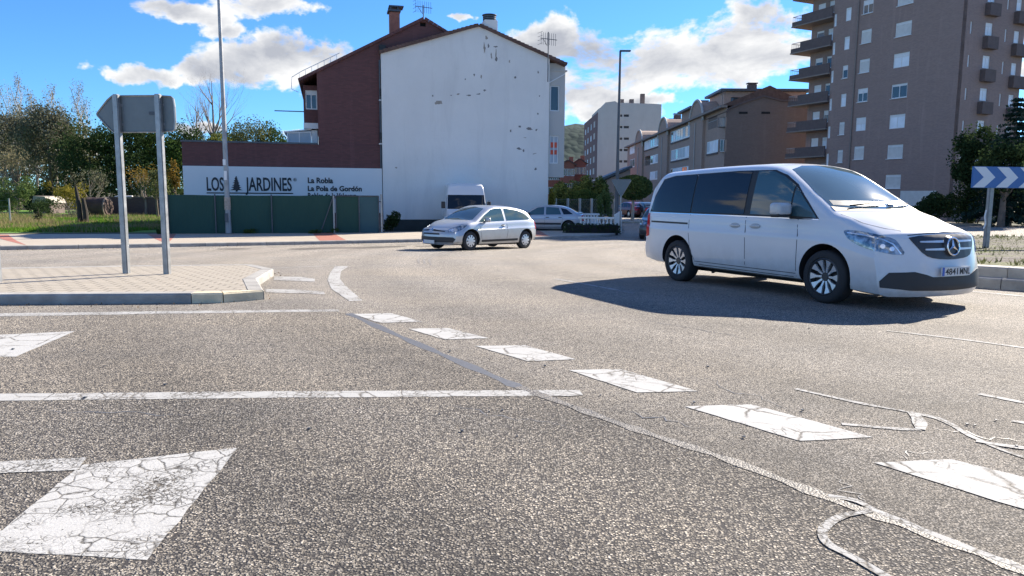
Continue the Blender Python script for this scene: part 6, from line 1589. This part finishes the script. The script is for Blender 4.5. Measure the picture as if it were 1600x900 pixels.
tree('dark green tree between the two sign posts', 205, 76, 172, 56, L_dark, seed=6, clumps=46, per=190, leaf=.2, ycrown=322)
tree('mid green tree behind the right sign post', 252, 78, 180, 46, L_mid, seed=7, clumps=42, per=190, leaf=.2, ycrown=318)
tree('dark evergreen rising behind the left corner of the low brick building', 300, 80, 180, 38, L_dark, seed=8, clumps=32, per=190, leaf=.2, ycrown=300)
bare('leafless spreading tree behind the tall lamp post', 338, 95, 104, 70, 9, trunk=.30, ysplit=.4, depth=3)
bare('smaller leafless tree just left of the spreading one', 312, 98, 146, 40, 12, trunk=.2, ysplit=.4, depth=3)
tree('olive green tree above the low brick building, right of the lamp post', 395, 88, 176, 44, L_olive, seed=10, clumps=34, per=170, leaf=.2, ycrown=280)
tree('green tree at the right end of the row above the low brick building', 425, 90, 186, 30, L_mid, seed=11, clumps=28, per=170, leaf=.2, ycrown=280)
tree('dark round tree just left of the lamp post above the low roof', 362, 92, 196, 40, L_mid, seed=12, clumps=28, per=170, leaf=.2, ycrown=280)
tree('yellowish green tree showing low above the roof left of the lamp post', 345, 78, 206, 30, L_ygr, seed=13, clumps=26, per=130, leaf=.18, ycrown=280)
bare('pale twiggy shrub tree in front of the dark pine', 140, 68, 262, 30, 14, lm=L_grey, nl=260, trunk=.10, ysplit=.15, depth=2)
bare('pale feathery bare tree at the left edge', 12, 70, 232, 32, 15, lm=L_pale, nl=500, trunk=.12, ysplit=.2, depth=2)
bare('bare reddish shrub tree between the sign posts', 226, 62, 262, 22, 16, lm=L_orange, nl=170, trunk=.12, ysplit=.2, depth=2)
tree('young tree with yellow orange autumn leaves between the sign posts', 222, 66, 254, 14, L_orange, seed=17, clumps=9, per=45, leaf=.14, ycrown=300, trunk=.1)
tree('small orange leaved tree beside the corner of the low brick building', 273, 50, 246, 10, L_orange, seed=18, clumps=14, per=70, leaf=.12, ycrown=302, trunk=.08)
tree('olive bushy tree with a dark trunk left of the screened fence', 245, 56, 262, 26, L_olive, seed=19, clumps=18, per=110, leaf=.13, ycrown=312, trunk=.11)
bush('low dark green bush at the left edge above the lawn', 22, 62, 330, 276, 30, L_hedge, 20, n=4200, leaf=.14)
bush('second dark bush right of the left edge bush', 62, 72, 330, 290, 24, L_dark, 21, n=2600, leaf=.15)
bush('yellow leaved bush left of the brown tank', 108, 58, 326, 284, 24, L_yel, 22, n=1500, leaf=.13)
bush('small bright yellow bush among the trunks', 74, 76, 300, 284, 6, L_yel, 23, n=350, leaf=.13)
bush('dark bramble in front of the pale roofed hut', 62, 60, 336, 311, 22, L_dark, 27, n=1500, leaf=.12, twigs=False)
bush('dry pale shrub on the grass left of the stump', 112, 54, 345, 328, 26, L_grey, 24, n=800, leaf=.09, twigs=False)
# far-off undergrowth closing the gaps
rnd = random.Random(5); cm = MB()
for i in range(210):
    px = rnd.uniform(-260, 300); Y = rnd.uniform(92, 112); b = AT(px, rnd.uniform(215, 318), Y); leaves(cm, (b.x, Y, b.z), (2.6, 2, 2.2), 130, .38, rnd)
for i in range(90):
    px = rnd.uniform(-260, 130); Y = rnd.uniform(88, 100); b = AT(px, rnd.uniform(196, 300), Y); leaves(cm, (b.x, Y, b.z), (2.4, 2, 2.4), 110, .3, rnd, mi=1)
o = cm.build('undergrowth', [L_dark, L_olive], fix=False); tag(o, 'dark mass of undergrowth closing the view beyond the lawn', 'undergrowth', kind='stuff')
# double stump and sapling
M_stump = simple('dark_bark', (.04, .033, .028), .95, vary=.3)
p = G(131, 352); s = thing('tree_stump', 'dark forked stump standing on the lawn before the brown tank', 'stump', (p[0], p[1], gz(p[1])), 0)
MB().tube([(-.18, 0, 0), (-.2, 0, 1.2), (-.34, 0, 2.3)], [.16, .13, .07], 8).build('stem', M_stump, s); MB().tube([(.16, 0, 0), (.14, 0, .9), (.05, 0, 1.6)], [.17, .14, .10], 8).build('stem', M_stump, s)
bush('dark conifer sapling alone on the lawn', 57, 45, None, 318, 5, L_dark, 31, name='sapling', n=500, leaf=.09)
# brown tank, dark wall and pale roofed hut across the lawn
M_rust = simple('rusty_tank', (.06, .035, .03), .8, vary=.35, scale=1.5, bump=.4, bscale=15)
p0 = AT(134, 333, 60); p1 = AT(171, 333, 60); w = p1.x-p0.x; zt_ = AT(150, 308.5, 60).z-gz(60); tk = thing('brown_tank', 'dark brown rounded tank with a pale worn rim at its right end, across the lawn', 'tank', (p0.x, 60, gz(60)), 0)
MB().tube([(0, 0, zt_*.5), (w*.06, 0, zt_*.5), (w*.94, 0, zt_*.5), (w, 0, zt_*.5)], [zt_*.38, zt_*.5, zt_*.5, zt_*.40], 24).build('tank_body', M_rust, tk, smooth=True)
MB().tube([(w*.93, 0, zt_*.5), (w*.965, 0, zt_*.5)], [zt_*.515, zt_*.49], 24).build('rim', simple('worn_pale_rim', (.20, .15, .13), .8, vary=.3), tk); MB().box(w*.15, w*.85, -.35, .35, 0, .2).build('cradle', M_dmetal, tk)
p0 = AT(170, 333, 62); p1 = AT(286, 333, 62); w = p1.x-p0.x; zt_ = AT(230, 309, 62).z-gz(62); wl_ = thing('dark_brick_wall', 'dark weathered brick wall behind the lawn, right of the brown tank', 'wall', (p0.x, 62, gz(62)), 0)
MB().box(0, w, 0, .3, -.1, zt_).build('wall_face', brick_mat('dark_wall_brick', (.09, .055, .05), (.065, .04, .038), (.06, .05, .05)), wl_)
MB().box(-.05, w+.05, -.05, .35, zt_+.002, zt_+.08).build('coping', M_tdark, wl_)
p0 = AT(50, 318, 66); p1 = AT(77, 318, 66); w = p1.x-p0.x; zt_ = AT(60, 307, 66).z-gz(66); ht_ = thing('pale_roofed_hut', 'low hut with a pale sunlit roof among the bushes at the left', 'hut', (p0.x, 66, gz(66)), 0)
MB().box(.1, w-.1, .1, 2.4, -.1, zt_-.62).build('wall', M_tdark, ht_); MB().prism([(0, zt_-.62), (w, zt_-.6), (w*.75, zt_), (w*.1, zt_+.05)], 0, 2.6).build('roof', simple('pale_tin', (.26, .235, .20), .6), ht_)
p0 = AT(168, 309, 61); rl = thing('fabric_roll', 'pale crumpled roll lying on the dark wall beside the brown tank', 'roll', (p0.x, 62.1, AT(168, 309.5, 62.1).z), 0)
MB().tube([(0, 0, .05), (.5, .02, .12), (1.0, 0, .08), (1.5, 0, .1)], [.10, .17, .13, .14], 8).build('roll_body', simple('pale_cloth', (.5, .5, .5), .9, vary=.3, scale=8), rl, smooth=True)
# hedge and trees behind the parked hatchback
bush('bright yellow leaved bush right of the white gable', 862, 43, 330, 296, 7, L_yel, 40, n=900, leaf=.10)
bush('dark green tree-like hedge left of the slim street lamp, below the orange houses', 885, 54, 335, 284, 30, L_hedge, 41, n=5200, leaf=.15, name='hedge', cat='hedge')
bush('dark green hedge tree just left of the yield sign', 925, 52, 335, 278, 26, L_hedge, 42, n=5200, leaf=.15, name='hedge', cat='hedge')
bush('low dense hedge between the wire fence and the taller hedges', 905, 48, 338, 297, 48, L_mid, 43, n=5200, leaf=.13, dy=1.2, name='hedge', cat='hedge')
bush('pointed green cypress bush behind the balustrade next to the lamp', 946, 42, 345, 300, 13, L_hedge, 44, n=2600, leaf=.09)
bush('dark low hedge filling behind the wire fence', 905, 47, 352, 312, 46, L_dark, 45, n=5200, leaf=.13, dy=1.0, name='hedge', cat='hedge')
# clipped round tree on the crossing pavement
b = AT(988, 347, 56); zg = gz(56)+.1; ct_ = thing('clipped_tree', 'street tree with a dense clipped round crown and thin trunk, left of the white van', 'tree', (b.x, 56, zg), 0)
MB().tube([(0, 0, 0), (.03, 0, 1.2), (0, 0, AT(988, 312, 56).z-zg)], [.13, .11, .10], 8).build('trunk', M_barkp, ct_)
rnd = random.Random(9); cm = MB(); zt_ = AT(988, 273, 56).z-zg; zb_ = AT(988, 313, 56).z-zg; leaves(cm, (.05, 0, (zt_+zb_)/2), (1.42, 1.42, (zt_-zb_)/2), 6500, .13, rnd, shell=1.0)
for k in range(24): a = rnd.uniform(0, 6.28); u = rnd.uniform(-.7, .8); leaves(cm, (1.15*math.cos(a)*math.sqrt(1-u*u), 1.15*math.sin(a)*math.sqrt(1-u*u), (zt_+zb_)/2+u*(zt_-zb_)/2*.85), (.34, .34, .34), 90, .13, rnd)
cm.build('crown', L_hedge, ct_, fix=False)
# clipped low hedge beneath the balustrade, shrub at the gate post
def lowhedge(x0, x1, Y, h, dep, label, mat, seed, n, zo=.0, name='low_hedge'):
    rnd = random.Random(seed); o = thing(name, label, 'hedge', (x0, Y, gz(Y)+zo), 0); cm = MB()
    for k in range(n): leaves(cm, (rnd.uniform(0, x1-x0), rnd.uniform(0, dep), rnd.uniform(.05, h)*(.85+.3*noise.noise(Vector((k*.1, 0, 0))))), (.09, .09, .08), 3, .075, rnd)
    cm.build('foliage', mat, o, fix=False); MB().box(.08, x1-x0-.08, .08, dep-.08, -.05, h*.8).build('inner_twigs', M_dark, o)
pa = AT(882, 362, 35.2).x; pb = AT(969, 362, 35.2).x
lowhedge(pa, pb, 35.25, .52, .6, 'low dark clipped hedge running below the white balustrade', L_dark, 50, 900, .08)
pr = FW.o; bush('dark shrub growing at the foot of the white gable beside the gate post', 611, 37.6, 362, 331, 14, L_dark, 51, n=1500, leaf=.09, dy=.5)
for i, (px, py, lb) in enumerate([(388, 368, 'weed clump at the foot of the green screen just right of the tall lamp post'), (492, 368, 'weed clump at the foot of the green screen before the slanting brace'), (519, 367, 'weed clump at the foot of the pale fence post'), (247, 369, 'weed clump at the left corner of the green screen')]):
    p = G(px, py+.8); bush(lb, px, p[1], None, py-10, 11 if i < 3 else 5, L_mid, 60+i, name='weeds', n=260, leaf=.09, twigs=False, cat='weeds', dy=.2)
# dark trees to the right behind the island
def fir(px, Y, ytop, wpx, label, seed):
    rnd = random.Random(seed); b = AT(px, 300, Y); top = AT(px, ytop, Y).z-gz(Y); R_ = wpx/F*Y; o = thing('fir_tree', label, 'tree', (b.x, Y, gz(Y)), 0)
    MB().tube([(0, 0, 0), (0, 0, top*.97)], [.28, .03], 8).build('trunk', M_bark, o); cm = MB(); n = 26
    for k in range(n):
        u = k/n; z = .5+(top-.6)*u; rr = R_*(1-u)**.85+.15
        for j in range(int(5+9*(1-u))):
            a = rnd.uniform(0, 6.28); L = rr*rnd.uniform(.75, 1.15)
            for s_ in range(int(5+L*4)):
                v = rnd.random(); leaves(cm, (math.cos(a)*L*v, math.sin(a)*L*v, z-.25*L*v*v+.1*L*v), (.22, .22, .10), 4, .22, rnd)
    cm.build('crown', L_fir, o, fix=False)
fir(1578, 52, 146, 62, 'tall dark fir tree at the right edge behind the chevron board', 70)
tree('dark tree mass in front of the tower foot, left of the fir', 1520, 56, 190, 40, L_dark, seed=71, clumps=30, per=240, leaf=.2, ycrown=300, trunk=.25)
tree('dark broad tree below the tower behind the chevron board', 1568, 50, 214, 46, L_dark, seed=72, clumps=30, per=240, leaf=.18, ycrown=310, trunk=.25)
bush('dark hedge behind the roof of the big white van', 1462, 56, 350, 302, 34, L_dark, 73, n=6000, leaf=.16, name='hedge', cat='hedge', dy=1.5)
bush('dark hedge behind the left end of the chevron board', 1530, 55, 350, 262, 44, L_dark, 74, n=6500, leaf=.16, name='hedge', cat='hedge', dy=1.5)
bush('dark hedge at the right edge below the fir', 1620, 54, 350, 262, 46, L_dark, 75, n=6500, leaf=.16, name='hedge', cat='hedge', dy=1.5)
# grass: blades on the lawn and weeds on the gravel island
def tufts(name, label, gen_, n, h, mat, seed, w=.012):
    rnd = random.Random(seed); mb = MB()
    for k in range(n):
        x, y, z = gen_(rnd)
        for j in range(4):
            a = rnd.uniform(0, 6.28); hh = h*rnd.uniform(.5, 1.3); ox = rnd.gauss(0, h*.4); oy = rnd.gauss(0, h*.4); lx = rnd.gauss(0, hh*.35); ly = rnd.gauss(0, hh*.35); ww = w*rnd.uniform(.7, 1.5)
            i = len(mb.v); mb.v += [(x+ox-math.cos(a)*ww, y+oy-math.sin(a)*ww, z), (x+ox+math.cos(a)*ww, y+oy+math.sin(a)*ww, z), (x+ox+lx, y+oy+ly, z+hh)]; mb.f.append((i, i+1, i+2)); mb.m.append(0)
    o = mb.build(name, mat, fix=False); tag(o, label, 'grass', kind='stuff')
L_grass = leaf_mat('grass_blades', (.10, .20, .02), (.16, .27, .05), .35); L_dry = leaf_mat('dry_grass_blades', (.26, .21, .11), (.36, .30, .16), .3)
def gl(r_):
    while True:
        Y = r_.uniform(33.5, 62); px = r_.uniform(-60, 290); x = (px-800)/F*Y
        if x < -17.8 and r_.random() < (34/Y)**1.2: return x, Y, gz(Y)+.08
tufts('grass', 'bright green grass blades over the lawn at the left', gl, 11000, .16, L_grass, 80, .018)
tufts('dry_grass', 'dry pale weeds scattered in the lawn at the left', lambda r_: (lambda q: q if noise.noise(Vector((q[0]*.3, q[1]*.25, 0))) > .05 else (q[0], q[1], q[2]-1))(gl(r_)), 5000, .30, L_dry, 81, .016)
def gi(r_):
    while True:
        a = r_.uniform(0, 6.28); rr = RI*math.sqrt(r_.random())-.7; x = CI.x+rr*math.cos(a); y = CI.y+rr*math.sin(a)
        if rr > 0 and noise.noise(Vector((x*.5, y*.5, 3))) > -.1-(.35 if y > 20 else 0): return x, y, gz(y)+.33
tufts('island_weeds', 'sparse weeds and grass growing in the gravel of the roundabout island', gi, 6000, .09, leaf_mat('weed_blades', (.07, .10, .03), (.15, .155, .07), .3), 82, .012)
rnd = random.Random(91); mb = MB(); pth = resample(KERB, .2, False); pth2 = resample(isl, .12, False)
for k in range(900):
    q = rnd.choice(pth) if k < 600 else rnd.choice(pth2); n_ = abs(rnd.gauss(0, .22))
    x = q[0]+(rnd.gauss(0, .1)); y = q[1]-n_-.01 if k < 600 or q[1] < 11.5 else q[1]+n_
    leaves(mb, (x, y, gz(y)+.012), (.03, .03, .008), 1, .035 if k < 600 else .022, rnd)
o = mb.build('leaf_litter', simple('dry_litter', (.16, .11, .06), .9, vary=.4, scale=9), fix=False); tag(o, 'dry leaves and litter gathered in the gutters along the kerbs', 'litter', kind='stuff')
# loose chips and pebbles on the road
rnd = random.Random(90); mb = MB()
for k in range(34):
    px = rnd.uniform(0, 1600); py = rnd.uniform(480, 700); x, y = G(px, py); s_ = rnd.uniform(.004, .009); i = len(mb.v); mb.box(x-s_, x+s_, y-s_, y+s_, gz(y)+.006, gz(y)+.006+s_)
o = mb.build('road_grit', M_dmetal); tag(o, 'scattered dark grit lying on the asphalt', 'grit', kind='stuff')
